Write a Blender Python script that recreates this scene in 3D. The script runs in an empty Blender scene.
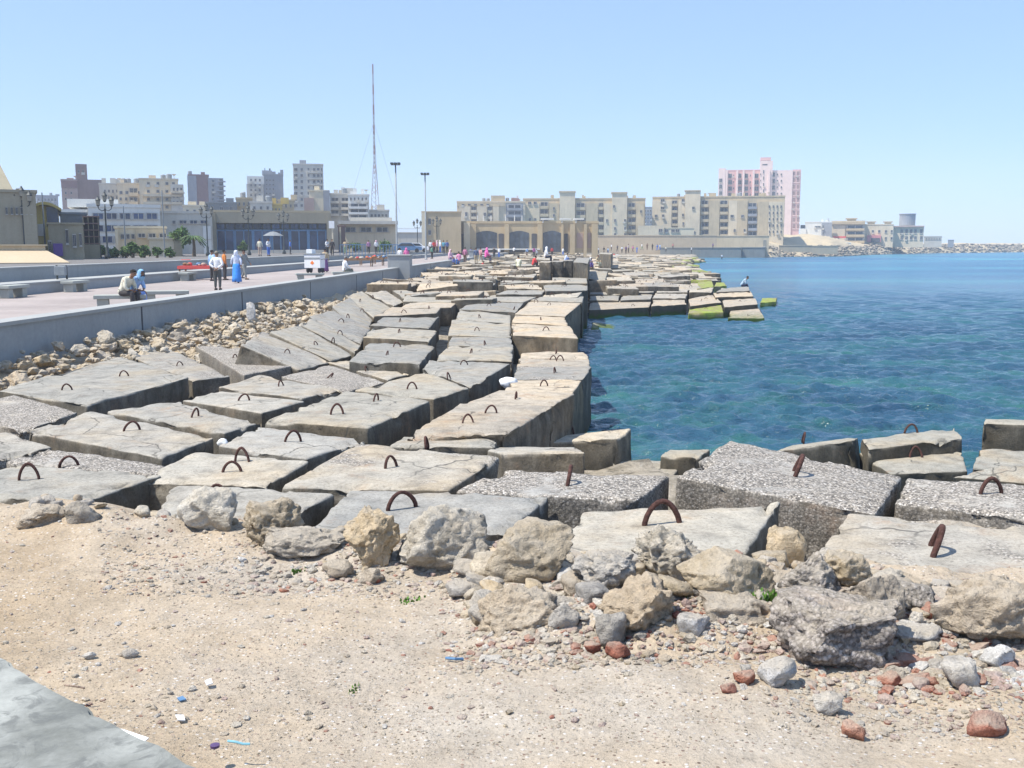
HAZE = 0.00052
import bpy, bmesh, math, random
import numpy as np
from mathutils import Vector, Matrix
random.seed(7)
rng = np.random.default_rng(7)
scene = bpy.context.scene
COL = scene.collection
R = math.radians

# ------------------------------------------------------------------ camera
CAM_Z = 4.0
PITCH = R(7.91)
F = 1000.0
cam_d = bpy.data.cameras.new('camera')
cam_d.lens = F / 1024 * 36; cam_d.sensor_width = 36; cam_d.clip_end = 9000; cam_d.clip_start = 0.1
cam = bpy.data.objects.new('camera', cam_d); COL.objects.link(cam)
cam.location = (0, 0, CAM_Z); cam.rotation_euler = (math.pi/2 - PITCH, 0, 0)
scene.camera = cam
SP, CP = math.sin(PITCH), math.cos(PITCH)

def ray(x, y):
    dx = (x-512)/F; dy = (384-y)/F
    return (dx, CP + dy*SP, -SP + dy*CP)
def gp(x, y, z):                      # where the line of sight of a photo point meets height z
    r = ray(x, y); t = (z-CAM_Z)/r[2]
    return Vector((r[0]*t, r[1]*t, z))
def pp(x, y, D):                      # ... meets the upright plane D metres ahead
    r = ray(x, y); t = D/r[1]
    return Vector((r[0]*t, D, CAM_Z + r[2]*t))
def proj(p):
    vx, vy, vz = p[0], p[1], p[2]-CAM_Z
    d = vy*CP - vz*SP; u = vy*SP + vz*CP
    return (512 + F*vx/d, 384 - F*u/d, d)

# ------------------------------------------------------------------ noise (numpy)
def _h(ix, iy, iz, s):
    n = (ix*374761393 + iy*668265263 + iz*2147483647 + s*144665) & 0xffffffff
    n = ((n ^ (n >> 13))*1274126177) & 0xffffffff
    n = ((n ^ (n >> 16))*2246822519) & 0xffffffff
    return ((n ^ (n >> 15)) & 0xffffff)/float(0xffffff)
def vnoise(p, s=0):
    p = np.asarray(p, float)
    i = np.floor(p).astype(np.int64); f = p-i; f = f*f*(3-2*f)
    x, y, z = i[:, 0], i[:, 1], i[:, 2]; out = 0
    for a in (0, 1):
        wx = f[:, 0] if a else 1-f[:, 0]
        for b in (0, 1):
            wy = f[:, 1] if b else 1-f[:, 1]
            for c in (0, 1):
                wz = f[:, 2] if c else 1-f[:, 2]
                out = out + wx*wy*wz*_h(x+a, y+b, z+c, s)
    return out*2-1
def fbm(p, s=0, o=4):
    t = 0; a = 1.0; p = np.asarray(p, float)
    for k in range(o):
        t = t + a*vnoise(p*(2.03**k)+k*17.3, s+k); a *= .5
    return t
def hashf(*a):
    return random.Random(str(a)).random()

# ------------------------------------------------------------------ object helpers
def mesh(name, v, f, mats=(), smooth=False, mi=None):
    me = bpy.data.meshes.new(name)
    me.from_pydata([tuple(q) for q in v], [], [tuple(q) for q in f])
    for m in mats: me.materials.append(m)
    if mi is not None: me.polygons.foreach_set('material_index', np.asarray(mi, dtype=np.int32))
    if smooth: me.polygons.foreach_set('use_smooth', np.ones(len(me.polygons), dtype=bool))
    me.update()
    return me
def obj(name, me, parent=None, loc=(0, 0, 0), rot=(0, 0, 0), scale=(1, 1, 1)):
    o = bpy.data.objects.new(name, me); COL.objects.link(o)
    o.location = loc; o.rotation_euler = rot; o.scale = scale
    if parent: o.parent = parent
    return o
def empty(name, loc, rz=0):
    o = bpy.data.objects.new(name, None); COL.objects.link(o); o.location = loc; o.rotation_euler = (0, 0, rz)
    o.empty_display_size = .3
    return o
def tag(o, label, cat, group=None):
    o['label'] = label; o['category'] = cat
    if group: o['group'] = group
    return o
def kind(o, k):
    o['kind'] = k; return o
def copy_tree(o, parent=None):
    c = o.copy(); COL.objects.link(c)
    if parent: c.parent = parent
    for ch in list(o.children): copy_tree(ch, c)
    return c

class MB:                                # collects shapes into one mesh
    def __init__(s): s.v = []; s.f = []; s.m = []
    def add(s, v, f, m=0):
        b = len(s.v); s.v += [tuple(q) for q in v]; s.f += [tuple(i+b for i in q) for q in f]; s.m += [m]*len(f); return s
    def box(s, x0, y0, z0, x1, y1, z1, m=0):
        v = [(x0,y0,z0),(x1,y0,z0),(x1,y1,z0),(x0,y1,z0),(x0,y0,z1),(x1,y0,z1),(x1,y1,z1),(x0,y1,z1)]
        return s.add(v, [(0,3,2,1),(4,5,6,7),(0,1,5,4),(1,2,6,5),(2,3,7,6),(3,0,4,7)], m)
    def tube(s, pts, r, n=8, m=0, cap=True):
        pts = [Vector(p) for p in pts]; rs = r if isinstance(r, (list, tuple)) else [r]*len(pts)
        V = []; Fc = []; up = None
        for i, p in enumerate(pts):
            d = (pts[min(i+1, len(pts)-1)] - pts[max(i-1, 0)]).normalized()
            if up is None:
                a = Vector((0, 0, 1)) if abs(d.z) < .9 else Vector((1, 0, 0)); up = d.cross(a).normalized()
            up = (up - d*up.dot(d)).normalized(); w = d.cross(up)
            for k in range(n):
                t = 2*math.pi*k/n; V.append(p + (up*math.cos(t) + w*math.sin(t))*rs[i])
        for i in range(len(pts)-1):
            for k in range(n):
                Fc.append((i*n+k, i*n+(k+1) % n, (i+1)*n+(k+1) % n, (i+1)*n+k))
        if cap:
            Fc.append(tuple(range(n))[::-1]); Fc.append(tuple((len(pts)-1)*n+k for k in range(n)))
        return s.add(V, Fc, m)
    def lathe(s, prof, n=12, c=(0, 0, 0), m=0):
        V = []; Fc = []
        for r, z in prof:
            for k in range(n):
                t = 2*math.pi*k/n; V.append((c[0]+r*math.cos(t), c[1]+r*math.sin(t), c[2]+z))
        for i in range(len(prof)-1):
            for k in range(n): Fc.append((i*n+k, i*n+(k+1) % n, (i+1)*n+(k+1) % n, (i+1)*n+k))
        Fc.append(tuple(range(n))[::-1]); Fc.append(tuple((len(prof)-1)*n+k for k in range(n)))
        return s.add(V, Fc, m)
    def prism(s, poly, y0, y1, m=0):          # polygon in x,z extruded along y
        n = len(poly); V = [(x, y0, z) for x, z in poly]+[(x, y1, z) for x, z in poly]
        Fc = [tuple(range(n)), tuple(range(n, 2*n))[::-1]]+[(i, i+n, (i+1) % n+n, (i+1) % n) for i in range(n)]
        return s.add(V, Fc, m)
    def build(s, name, mats, parent=None, loc=(0, 0, 0), rz=0, smooth=False, bevel=0):
        if not isinstance(mats, (list, tuple)): mats = [mats]
        me = mesh(name, s.v, s.f, mats, smooth, s.m)
        if bevel:
            bm = bmesh.new(); bm.from_mesh(me)
            bmesh.ops.recalc_face_normals(bm, faces=bm.faces)
            bmesh.ops.bevel(bm, geom=[e for e in bm.edges], offset=bevel, segments=2, affect='EDGES', profile=.6)
            bm.to_mesh(me); bm.free()
        else:
            bm = bmesh.new(); bm.from_mesh(me); bmesh.ops.recalc_face_normals(bm, faces=bm.faces); bm.to_mesh(me); bm.free()
        return obj(name, me, parent, loc, (0, 0, rz))

# ------------------------------------------------------------------ materials
class NT:
    def __init__(s, name):
        s.mat = bpy.data.materials.new(name); s.mat.use_nodes = True
        s.t = s.mat.node_tree; s.b = s.t.nodes['Principled BSDF']; s.out = s.t.nodes['Material Output']
        s.geo = s.n('ShaderNodeNewGeometry'); s.P = s.geo.outputs['Position']
    def n(s, t, **k):
        q = s.t.nodes.new(t)
        for a, b in k.items(): setattr(q, a, b)
        return q
    def L(s, a, b): s.t.links.new(a, b)
    def setv(s, sock, v):
        if hasattr(v, 'links'): s.L(v, sock)
        else: sock.default_value = v
    def noise(s, scale, detail=4, rough=.6, vec=None, dist=0):
        q = s.n('ShaderNodeTexNoise'); s.L(vec or s.P, q.inputs['Vector'])
        q.inputs['Scale'].default_value = scale; q.inputs['Detail'].default_value = detail
        q.inputs['Roughness'].default_value = rough; q.inputs['Distortion'].default_value = dist
        return q.outputs['Fac']
    def voro(s, scale, out='Distance', vec=None, rnd=1.0, feature='F1'):
        q = s.n('ShaderNodeTexVoronoi', feature=feature); s.L(vec or s.P, q.inputs['Vector']); q.inputs['Scale'].default_value = scale
        q.inputs['Randomness'].default_value = rnd
        return q.outputs[out]
    def ramp(s, fac, stops):
        q = s.n('ShaderNodeValToRGB'); s.L(fac, q.inputs['Fac']); e = q.color_ramp.elements
        while len(e) < len(stops): e.new(.5)
        for i, (p, c) in enumerate(stops):
            e[i].position = p
            e[i].color = (c, c, c, 1) if isinstance(c, (int, float)) else (*c, 1)
        return q.outputs['Color']
    def mix(s, fac, a, b, mode='MIX'):
        q = s.n('ShaderNodeMix', data_type='RGBA', blend_type=mode)
        s.setv(q.inputs[0], fac)
        for sock, v in ((q.inputs[6], a), (q.inputs[7], b)):
            s.setv(sock, v if hasattr(v, 'links') else ((*v, 1) if len(v) == 3 else v))
        return q.outputs[2]
    def math(s, op, a, b=0.0, clamp=False):
        q = s.n('ShaderNodeMath', operation=op, use_clamp=clamp); s.setv(q.inputs[0], a); s.setv(q.inputs[1], b); return q.outputs[0]
    def scale(s, v, vec=None):
        q = s.n('ShaderNodeMapping'); s.L(vec or s.P, q.inputs['Vector']); q.inputs['Scale'].default_value = v; return q.outputs['Vector']
    def sep(s, vec=None):
        q = s.n('ShaderNodeSeparateXYZ'); s.L(vec or s.P, q.inputs[0]); return q.outputs
    def rnd(s): return s.n('ShaderNodeObjectInfo').outputs['Random']
    def bump(s, h, strength=.5, dist=.02, prev=None):
        q = s.n('ShaderNodeBump'); q.inputs['Strength'].default_value = strength; q.inputs['Distance'].default_value = dist
        s.L(h, q.inputs['Height'])
        if prev: s.L(prev, q.inputs['Normal'])
        return q.outputs['Normal']
    def done(s, col, rough=.9, normal=None, spec=.3, metal=0):
        s.setv(s.b.inputs['Base Color'], col if hasattr(col, 'links') else (*col, 1))
        s.setv(s.b.inputs['Roughness'], rough); s.b.inputs['Specular IOR Level'].default_value = spec
        s.b.inputs['Metallic'].default_value = metal
        if normal: s.L(normal, s.b.inputs['Normal'])
        return s.mat

def plain(name, c, rough=.8, var=.12, scale=3.0, bump=0, metal=0, spec=.3):
    t = NT(name); k = t.noise(scale, 5)
    lo = tuple(max(0, v*(1-var)) for v in c); hi = tuple(min(1, v*(1+var)) for v in c)
    col = t.ramp(k, [(.3, lo), (.7, hi)])
    nn = t.bump(t.noise(scale*6, 5), bump, .02) if bump else None
    return t.done(col, rough, nn, spec, metal)

def concrete(name, c, pebble=0.0, warm=.0, algae=True):
    t = NT(name)
    big = t.noise(.9, 5, .6); mid = t.noise(4.5, 6, .65); fine = t.noise(38, 6, .7); grain = t.noise(140, 3, .7)
    col = t.ramp(mid, [(.25, tuple(v*.55 for v in c)), (.46, tuple(v*.92 for v in c)), (.72, tuple(v*1.18 for v in c))])
    tint = t.ramp(big, [(.35, (.88, .90, .92)), (.5, (1, 1, 1)), (.66, (1.06, .98, .87))])
    col = t.mix(1, col, tint, 'MULTIPLY')
    r = t.rnd(); rv = t.ramp(r, [(0, (.80, .81, .82)), (.5, (1, .99, .97)), (1, (1.12, 1.07, .98))])
    col = t.mix(1, col, rv, 'MULTIPLY')
    col = t.mix(.75, col, t.ramp(fine, [(.3, .5), (.5, 1.0), (.72, 1.2)]), 'MULTIPLY')
    col = t.mix(.5, col, t.ramp(grain, [(.3, .6), (.55, 1.0), (.75, 1.15)]), 'MULTIPLY')
    # streaks of dirt
    st = t.noise(2.0, 6, .7, t.scale((1.0, 5.0, 1.0)), 1.0)
    col = t.mix(t.ramp(st, [(.58, 0), (.78, .45)]), col, tuple(v*.42 for v in (c[0]*1.1, c[1], c[2]*.85)))
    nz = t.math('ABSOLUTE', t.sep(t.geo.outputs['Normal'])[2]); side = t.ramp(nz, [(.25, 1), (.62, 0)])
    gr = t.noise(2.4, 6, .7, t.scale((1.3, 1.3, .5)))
    col = t.mix(side, col, t.mix(1, col, t.ramp(gr, [(.3, (.24, .23, .21)), (.5, (.40, .385, .36)), (.72, (.66, .64, .60))]), 'MULTIPLY'))  # upright faces painted darker: shade put into the colour, mottled like grime
    # rust blooms and cracks
    rs = t.math('MULTIPLY', t.ramp(t.noise(1.9, 5, .6, t.scale((1, 1, 1))), [(.56, 0), (.72, .7)]), t.ramp(t.noise(7, 5, .65), [(.42, 0), (.62, 1)]))
    col = t.mix(rs, col, (c[0]*.80, c[1]*.56, c[2]*.40))
    dn = t.n('ShaderNodeVectorMath', operation='ADD'); nz3 = t.n('ShaderNodeTexNoise'); t.L(t.P, nz3.inputs['Vector']); nz3.inputs['Scale'].default_value = 3.5
    t.L(t.P, dn.inputs[0]); sc3 = t.n('ShaderNodeVectorMath', operation='SCALE'); t.L(nz3.outputs['Color'], sc3.inputs[0]); sc3.inputs['Scale'].default_value = .35; t.L(sc3.outputs[0], dn.inputs[1])
    ce = t.voro(.85, 'Distance', dn.outputs[0], 1.0, 'DISTANCE_TO_EDGE')
    crack = t.math('MULTIPLY', t.ramp(ce, [(.004, 1), (.014, 0)]), t.ramp(t.noise(.8, 3), [(.47, 0), (.58, .85)]))
    col = t.mix(crack, col, tuple(v*.22 for v in c))
    # exposed stones
    cells = t.voro(62, 'Color'); sx = t.sep(cells)[0]
    stone = t.ramp(sx, [(0, (.09, .085, .08)), (.25, (.22, .20, .175)), (.5, (.39, .35, .295)), (.8, (.50, .445, .38)), (1, (.70, .66, .60))])
    d = t.voro(62); gap = t.ramp(d, [(.28, 1), (.66, .5)])
    stone = t.mix(1, stone, gap, 'MULTIPLY')
    pm = t.noise(1.5, 5, .65)
    lo = .72 - .5*pebble
    mask = t.math('MULTIPLY', t.ramp(pm, [(lo, 0), (lo+.10, .92)]), t.ramp(side, [(0, 1), (1, .45)]))
    col = t.mix(mask, col, stone)
    # chips: dark little holes
    holes = t.voro(16); hm = t.noise(2.6, 3)
    hmask = t.math('MULTIPLY', t.ramp(holes, [(.08, 1), (.16, 0)]), t.ramp(hm, [(.48, 0), (.6, .8)]))
    col = t.mix(hmask, col, tuple(v*.25 for v in c))
    if algae:
        z = t.sep()[2]; zz = t.math('ADD', z, t.math('MULTIPLY', t.math('SUBTRACT', mid, .5), .5))
        film = t.math('MULTIPLY', t.ramp(t.math('DIVIDE', zz, 1.2), [(.12, .95), (.45, .75), (.95, 0)]), t.ramp(side, [(0, .12), (1, 1)]))
        col = t.mix(film, col, (.065, .06, .045))
        col = t.mix(t.ramp(t.math('DIVIDE', zz, 1.2), [(.06, .9), (.26, 0)]), col, (.05, .10, .012))
    h = t.math('ADD', t.math('MULTIPLY', mid, 1.0), t.math('MULTIPLY', fine, .5))
    nn = t.bump(h, .55, .03)
    pb = t.math('MULTIPLY', t.math('SUBTRACT', 1.0, d), mask)
    nn = t.bump(pb, .5, .010, nn)
    nn = t.bump(grain, .25, .006, nn)
    return t.done(col, .93, nn, .2)

def rockmat(name, c1, c2, c3, conglomerate=0, pits=.5):
    t = NT(name)
    a = t.noise(3.2, 7, .65, dist=.6); b = t.noise(17, 6, .7); g = t.noise(90, 4, .7)
    col = t.ramp(a, [(.28, c1), (.5, c2), (.72, c3)])
    col = t.mix(.8, col, t.ramp(b, [(.28, .55), (.5, 1.0), (.75, 1.2)]), 'MULTIPLY')
    col = t.mix(.6, col, t.ramp(g, [(.3, .65), (.55, 1.0), (.75, 1.15)]), 'MULTIPLY')
    col = t.mix(1, col, t.ramp(t.rnd(), [(0, (.84, .84, .85)), (.5, (1, 1, 1)), (1, (1.1, 1.03, .92))]), 'MULTIPLY')
    d = t.voro(9, vec=None); hm = t.noise(4, 3)
    pit = t.math('MULTIPLY', t.ramp(d, [(.1, 1), (.24, 0)]), t.ramp(hm, [(.45, 0), (.6, pits)]))
    col = t.mix(pit, col, tuple(v*.3 for v in c1))
    h = t.math('ADD', a, t.math('MULTIPLY', b, .8)); h = t.math('SUBTRACT', h, pit)
    nn = t.bump(h, 1.0, .06); nn = t.bump(g, .5, .01, nn)
    if conglomerate:
        cc = t.voro(58, 'Color'); sx = t.sep(cc)[0]; dd = t.voro(58)
        st = t.ramp(sx, [(0, (.16, .15, .14)), (.4, (.34, .31, .28)), (.75, (.50, .45, .41)), (1, (.68, .62, .57))])
        st = t.mix(1, st, t.ramp(dd, [(.3, 1), (.65, .5)]), 'MULTIPLY')
        m = t.ramp(t.noise(2.5, 4), [(.5-.3*conglomerate, 0), (.62-.3*conglomerate, .9)])
        col = t.mix(m, col, st); nn = t.bump(t.math('MULTIPLY', t.math('SUBTRACT', 1.0, dd), m), .7, .012, nn)
    up = t.sep(t.geo.outputs['Normal'])[2]
    dm = t.math('MULTIPLY', t.ramp(up, [(.25, 0), (.85, .75)]), t.ramp(t.noise(3.0, 5, .65), [(.36, 0), (.6, 1)]))
    col = t.mix(dm, col, (.50, .435, .345))
    return t.done(col, .95, nn, .15)

M = {}
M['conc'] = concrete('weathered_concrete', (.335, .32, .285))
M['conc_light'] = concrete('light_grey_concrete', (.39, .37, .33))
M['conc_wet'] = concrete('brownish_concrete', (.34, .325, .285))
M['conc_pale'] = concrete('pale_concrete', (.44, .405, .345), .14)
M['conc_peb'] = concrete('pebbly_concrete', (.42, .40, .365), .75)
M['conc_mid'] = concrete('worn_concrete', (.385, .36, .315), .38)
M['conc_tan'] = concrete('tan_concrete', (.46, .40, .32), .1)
M['rock_pale'] = rockmat('pale_limestone', (.40, .335, .235), (.60, .545, .45), (.72, .68, .60))
M['rock_tan'] = rockmat('tan_limestone', (.36, .275, .165), (.55, .455, .32), (.64, .56, .435), pits=.8)
M['rock_grey'] = rockmat('grey_stone', (.30, .28, .25), (.48, .45, .405), (.60, .57, .52))
M['rock_cong'] = rockmat('conglomerate', (.36, .335, .305), (.50, .465, .42), (.60, .555, .51), .62)
M['rock_red'] = rockmat('reddish_conglomerate', (.36, .28, .235), (.52, .43, .365), (.62, .545, .48), .42)
M['rock_dust'] = rockmat('dusty_rubble', (.42, .345, .255), (.52, .44, .34), (.58, .51, .42), pits=.2)
M['rock_dark'] = rockmat('dark_shore_rock', (.10, .085, .055), (.26, .225, .165), (.42, .37, .29))
M['far_rock'] = rockmat('far_shore_rock', (.10, .085, .06), (.19, .16, .12), (.27, .235, .18), pits=0)
M['brick'] = rockmat('broken_red_brick', (.30, .11, .08), (.43, .19, .135), (.54, .33, .26), pits=.3)
M['pinkstone'] = rockmat('pink_tile', (.36, .24, .2), (.5, .38, .33), (.6, .5, .45), pits=.1)
M['white_stone'] = rockmat('white_plaster', (.5, .48, .45), (.66, .64, .6), (.78, .76, .73), pits=.3)
M['rust'] = plain('rusty_steel', (.085, .04, .032), .85, .5, 30, .6)
M['grey_paint'] = plain('grey_wall_paint', (.30, .32, .33), .85, .08, 1.2, .1)

def wallpaint(name, c, dirt=.5, streak=.5):
    t = NT(name); a = t.noise(.35, 5, .6); b = t.noise(1.6, 6, .65, t.scale((1.6, 1.6, .16))); g = t.noise(9, 5, .7)
    col = t.ramp(a, [(.3, tuple(v*(1-.22*dirt) for v in c)), (.7, tuple(min(1, v*1.08) for v in c))])
    col = t.mix(t.ramp(b, [(.5, 0), (.75, .55*streak)]), col, tuple(v*.5 for v in c))
    col = t.mix(.35, col, t.ramp(g, [(.3, .7), (.7, 1.12)]), 'MULTIPLY')
    return t.done(col, .9, t.bump(g, .25, .02), .2)
# ------------------------------------------------------------------ more materials
M['parapet'] = wallpaint('parapet_grey_concrete', (.33, .345, .345), .35, .35)
M['kerb_grey'] = wallpaint('grey_concrete_trim', (.36, .365, .35), .3, .3)
M['bench'] = wallpaint('bench_concrete', (.36, .375, .34), .3, .2)
M['beige'] = wallpaint('beige_plaster', (.50, .40, .25))
M['beige2'] = wallpaint('sand_plaster', (.56, .47, .32))
M['cream'] = wallpaint('cream_plaster', (.66, .58, .42), .4, .4)
M['hall'] = wallpaint('grey_beige_render', (.36, .32, .235))
M['olive'] = wallpaint('olive_render', (.33, .295, .21))
M['white'] = wallpaint('white_plaster_wall', (.70, .69, .64), .3, .4)
M['offwhite'] = wallpaint('offwhite_plaster', (.56, .53, .46), .5, .6)
M['grime'] = wallpaint('grimy_beige', (.52, .43, .285), .7, .9)
M['grimelt'] = wallpaint('grimy_light_beige', (.66, .56, .40), .6, .8)
M['bluegrey'] = wallpaint('blue_grey_render', (.30, .31, .33), .5, .6)
M['maroon'] = wallpaint('maroon_render', (.27, .165, .155), .5, .6)
M['brickwall'] = wallpaint('brick_wall', (.26, .175, .155), .6, .6)
M['pinkbrick'] = wallpaint('pink_brick', (.42, .31, .27), .5, .6)
M['pink'] = wallpaint('pink_paint', (.68, .43, .40), .3, .3)
M['pinkwhite'] = wallpaint('pinkish_white_paint', (.76, .60, .55), .3, .3)
M['pinkred'] = wallpaint('pink_red_paint', (.60, .24, .25), .3, .3)
M['yellow'] = wallpaint('yellow_render', (.55, .42, .14), .4, .4)
M['roofgrey'] = wallpaint('flat_roof_grey', (.22, .235, .245), .4, .3)
M['dark'] = wallpaint('dark_recess', (.09, .09, .095), .4, .2)
M['purple'] = wallpaint('purple_sheet', (.16, .09, .30), .3, .2)
M['awning'] = wallpaint('cream_awning_cloth', (.50, .40, .27), .15, .15)
M['wallbeige'] = wallpaint('long_beige_wall', (.48, .39, .27), .4, .5)
M['quay'] = wallpaint('quay_grey_concrete', (.20, .215, .205), .7, .9)
M['redcloth'] = wallpaint('red_canopy', (.62, .10, .09), .2, .1)
def glassy(name, c, rough=.12):
    t = NT(name); k = t.noise(.8, 3); r = t.rnd()
    col = t.mix(1, t.ramp(k, [(.35, tuple(v*.6 for v in c)), (.65, tuple(v*1.3 for v in c))]), t.ramp(r, [(0, .5), (1, 1.5)]), 'MULTIPLY')
    return t.done(col, rough, None, .5)
M['glass'] = glassy('window_glass', (.045, .055, .07))
M['blueglass'] = glassy('blue_glazing', (.035, .06, .13), .08)
M['frame'] = plain('window_frame', (.42, .40, .36), .7, .1)
M['metal_dark'] = plain('dark_green_metal', (.05, .06, .06), .5, .2, 4)
M['metal_grey'] = plain('grey_galvanised', (.25, .27, .28), .5, .15, 4)
M['metal_blue'] = plain('blue_painted_metal', (.10, .20, .34), .5, .15, 4)
M['lamp_glass'] = plain('lamp_glass', (.30, .28, .23), .3, .1, 4)
M['mast_red'] = plain('mast_red', (.33, .235, .225), .6, .1); M['mast_white'] = plain('mast_white', (.42, .43, .45), .6, .1)
M['whitepaint'] = plain('white_paint', (.75, .76, .76), .45, .06)
M['tyre'] = plain('tyre_black', (.03, .03, .03), .8, .2)
M['orange'] = plain('orange_cloth', (.75, .20, .04), .8, .2)
M['wood'] = plain('brown_wood', (.22, .13, .07), .8, .3, 8)
M['trunk'] = plain('bark', (.16, .12, .08), .9, .3, 8, .5)
def leaf(name, c):
    t = NT(name); r = t.noise(2.2, 4); col = t.ramp(r, [(.3, tuple(v*.55 for v in c)), (.7, tuple(v*1.4 for v in c))])
    return t.done(col, .7, None, .3)
M['leaf'] = leaf('tree_leaf', (.10, .17, .05)); M['weed'] = leaf('weed_leaf', (.09, .19, .03)); M['palm'] = leaf('palm_leaf', (.07, .12, .04))
def algae_mat():
    t = NT('bright_green_algae'); a = t.noise(1.6, 5); b = t.noise(14, 5)
    col = t.ramp(a, [(.36, (.30, .25, .16)), (.47, (.24, .23, .07)), (.58, (.27, .34, .05)), (.75, (.38, .38, .18))])
    col = t.mix(.6, col, t.ramp(b, [(.3, .6), (.7, 1.2)]), 'MULTIPLY')
    zz = t.math('ADD', t.sep()[2], t.math('MULTIPLY', t.math('SUBTRACT', a, .5), .3))
    col = t.mix(t.ramp(zz, [(.02, .9), (.16, 0)]), col, (.05, .10, .012))
    return t.done(col, .8, t.bump(b, .4, .03), .3)
M['algae'] = algae_mat()

# ------------------------------------------------------------------ layout of the shore
DIRX = 0.048                                   # the promenade drifts right as it runs away
def lat(L, y): return -L + DIRX*y
PROM_Z = 2.0; STREET_Z = 2.9
L_PAR, L_STEP, L_BACK = 11.4, 22.3, 23.6
EDGE = [(-30, 9), (4, 9), (9, 6.5), (12, 4.6), (15, 3.6), (17, 2.0), (22, 1.7), (30, 2.3), (44, 3.2), (51.5, 4.0), (53, 4.4), (54.5, 13.2), (60, 14.5), (75, 15.5), (85, 17), (100, 20.5),
        (120, 23.5), (148, 27), (200, 35), (235, 44), (300, 55), (320, 60)]
EX = np.array([e[0] for e in EDGE], float); EY = np.array([e[1] for e in EDGE], float)
def edge(y): return np.interp(y, EX, EY)

def front(x): return np.interp(x, [-6, -3, -1, .5, 2, 6], [7.0, 6.7, 6.0, 5.5, 5.2, 5.2])
def sand_h(x, y):
    x = np.asarray(x, float); y = np.asarray(y, float)
    f = front(x)
    z = 2.42 - .055*np.clip(y-2.2, 0, 10)
    z = z - np.clip(y-f, 0, 99)*.42
    p = np.stack([x, y, 0*x], -1).reshape(-1, 3)
    n = (fbm(p*.55, 3, 3)*.045 + fbm(p*2.3, 9, 4)*.018).reshape(x.shape)
    rub = np.clip((y-3.3)/2, 0, 1)*np.clip((x+.5)/1.5, 0, 1)
    n2 = (fbm(p*4.5, 19, 4)).reshape(x.shape)*.05*rub + np.clip(1.35-x*.8, 0, 1)*np.exp(-((y-f+.35)/.45)**2)*(.07+.09*np.clip(fbm(p*1.7, 23, 3).reshape(x.shape)+.3, 0, 1))
    n2 = n2 + np.clip(1-((y-4.55+.12*x)/.55)**2, 0, 1)*np.clip((x+.35)/.4, 0, 1)*np.clip((2.2-x)/.5, 0, 1)*(.05+.12*np.clip(fbm(p*2.4, 31, 5).reshape(x.shape)+.25, 0, 1))
    return np.maximum(z+n+n2, np.where(x > edge(y), -1.8, .35 - .0*x))

def grid(name, xs, ys, hf, mat):
    X, Y = np.meshgrid(xs, ys); Z = hf(X, Y)
    v = np.stack([X, Y, Z], -1).reshape(-1, 3); nx = len(xs); ny = len(ys)
    i = np.arange((ny-1)*nx).reshape(ny-1, nx)[:, :-1].ravel()
    f = np.stack([i, i+1, i+nx+1, i+nx], -1)
    return obj(name, mesh(name, v, f.tolist(), [mat], True))

def sandmat():
    t = NT('dusty_sand')
    a = t.noise(.7, 5, .6); b = t.noise(5, 6, .65); c = t.noise(45, 6, .75); g = t.noise(190, 4, .7)
    col = t.ramp(a, [(.3, (.40, .31, .21)), (.46, (.455, .37, .27)), (.58, (.44, .375, .295)), (.72, (.48, .43, .36))])
    col = t.mix(.8, col, t.ramp(b, [(.25, .74), (.5, 1), (.75, 1.12)]), 'MULTIPLY')
    col = t.mix(.75, col, t.ramp(c, [(.28, .55), (.47, 1), (.72, 1.18)]), 'MULTIPLY')
    col = t.mix(.6, col, t.ramp(g, [(.3, .6), (.5, 1), (.75, 1.2)]), 'MULTIPLY')
    # grit: scattered grains of stone
    cell = t.voro(55, 'Color'); s = t.sep(cell)
    d = t.voro(55)
    gcol = t.ramp(s[0], [(0, (.1, .07, .05)), (.3, (.32, .22, .17)), (.5, (.5, .45, .4)), (1, (.75, .72, .68))])
    pick = t.math('MULTIPLY', t.ramp(s[1], [(.62, 0), (.66, 1)]), t.ramp(d, [(.28, 1), (.4, 0)]))
    pick = t.math('MULTIPLY', pick, t.ramp(b, [(.3, .25), (.6, 1)]))
    col = t.mix(pick, col, gcol)
    nn = t.bump(b, .8, .05); nn = t.bump(c, .7, .014, nn); nn = t.bump(t.math('ADD', g, pick), .5, .006, nn)
    return t.done(col, .97, nn, .1)
M['sand'] = sandmat()

# near ground (fine), then the rubble bed below the blocks, then land behind
gs = grid('sand_ground', np.concatenate([np.linspace(-14, -5, 50)[:-1], np.linspace(-5, 5, 330), np.linspace(5, 14, 50)[1:]]),
          np.concatenate([np.linspace(-8, 1.5, 40)[:-1], np.linspace(1.5, 8, 260), np.linspace(8, 14, 40)[1:]]), sand_h, M['sand'])
kind(gs, 'structure')
def bed_h(X, Y):
    p = np.stack([X, Y, 0*X], -1).reshape(-1, 3)
    n = fbm(p*.7, 5, 4).reshape(X.shape)*.18
    e = edge(Y); par = -L_PAR + DIRX*Y
    inl = np.where(Y > 53, np.where(X > 3.6, np.where(Y < 58, -.5, np.where(Y < 100, .1, .85)), .75), .75)
    z = inl + n + .35*np.clip((par+4-X)/4, 0, 1)
    z = np.where(X > e-1.5, z - np.clip(X-e+1.5, 0, 4)*1.4, z)
    return np.maximum(np.where(Y < 10, np.minimum(z, .2), z), -2.0)
gb = grid('shore_bed', np.linspace(-14, 62, 190), np.linspace(8, 330, 420), bed_h, M['rock_dark'])
kind(gb, 'structure')

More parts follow.
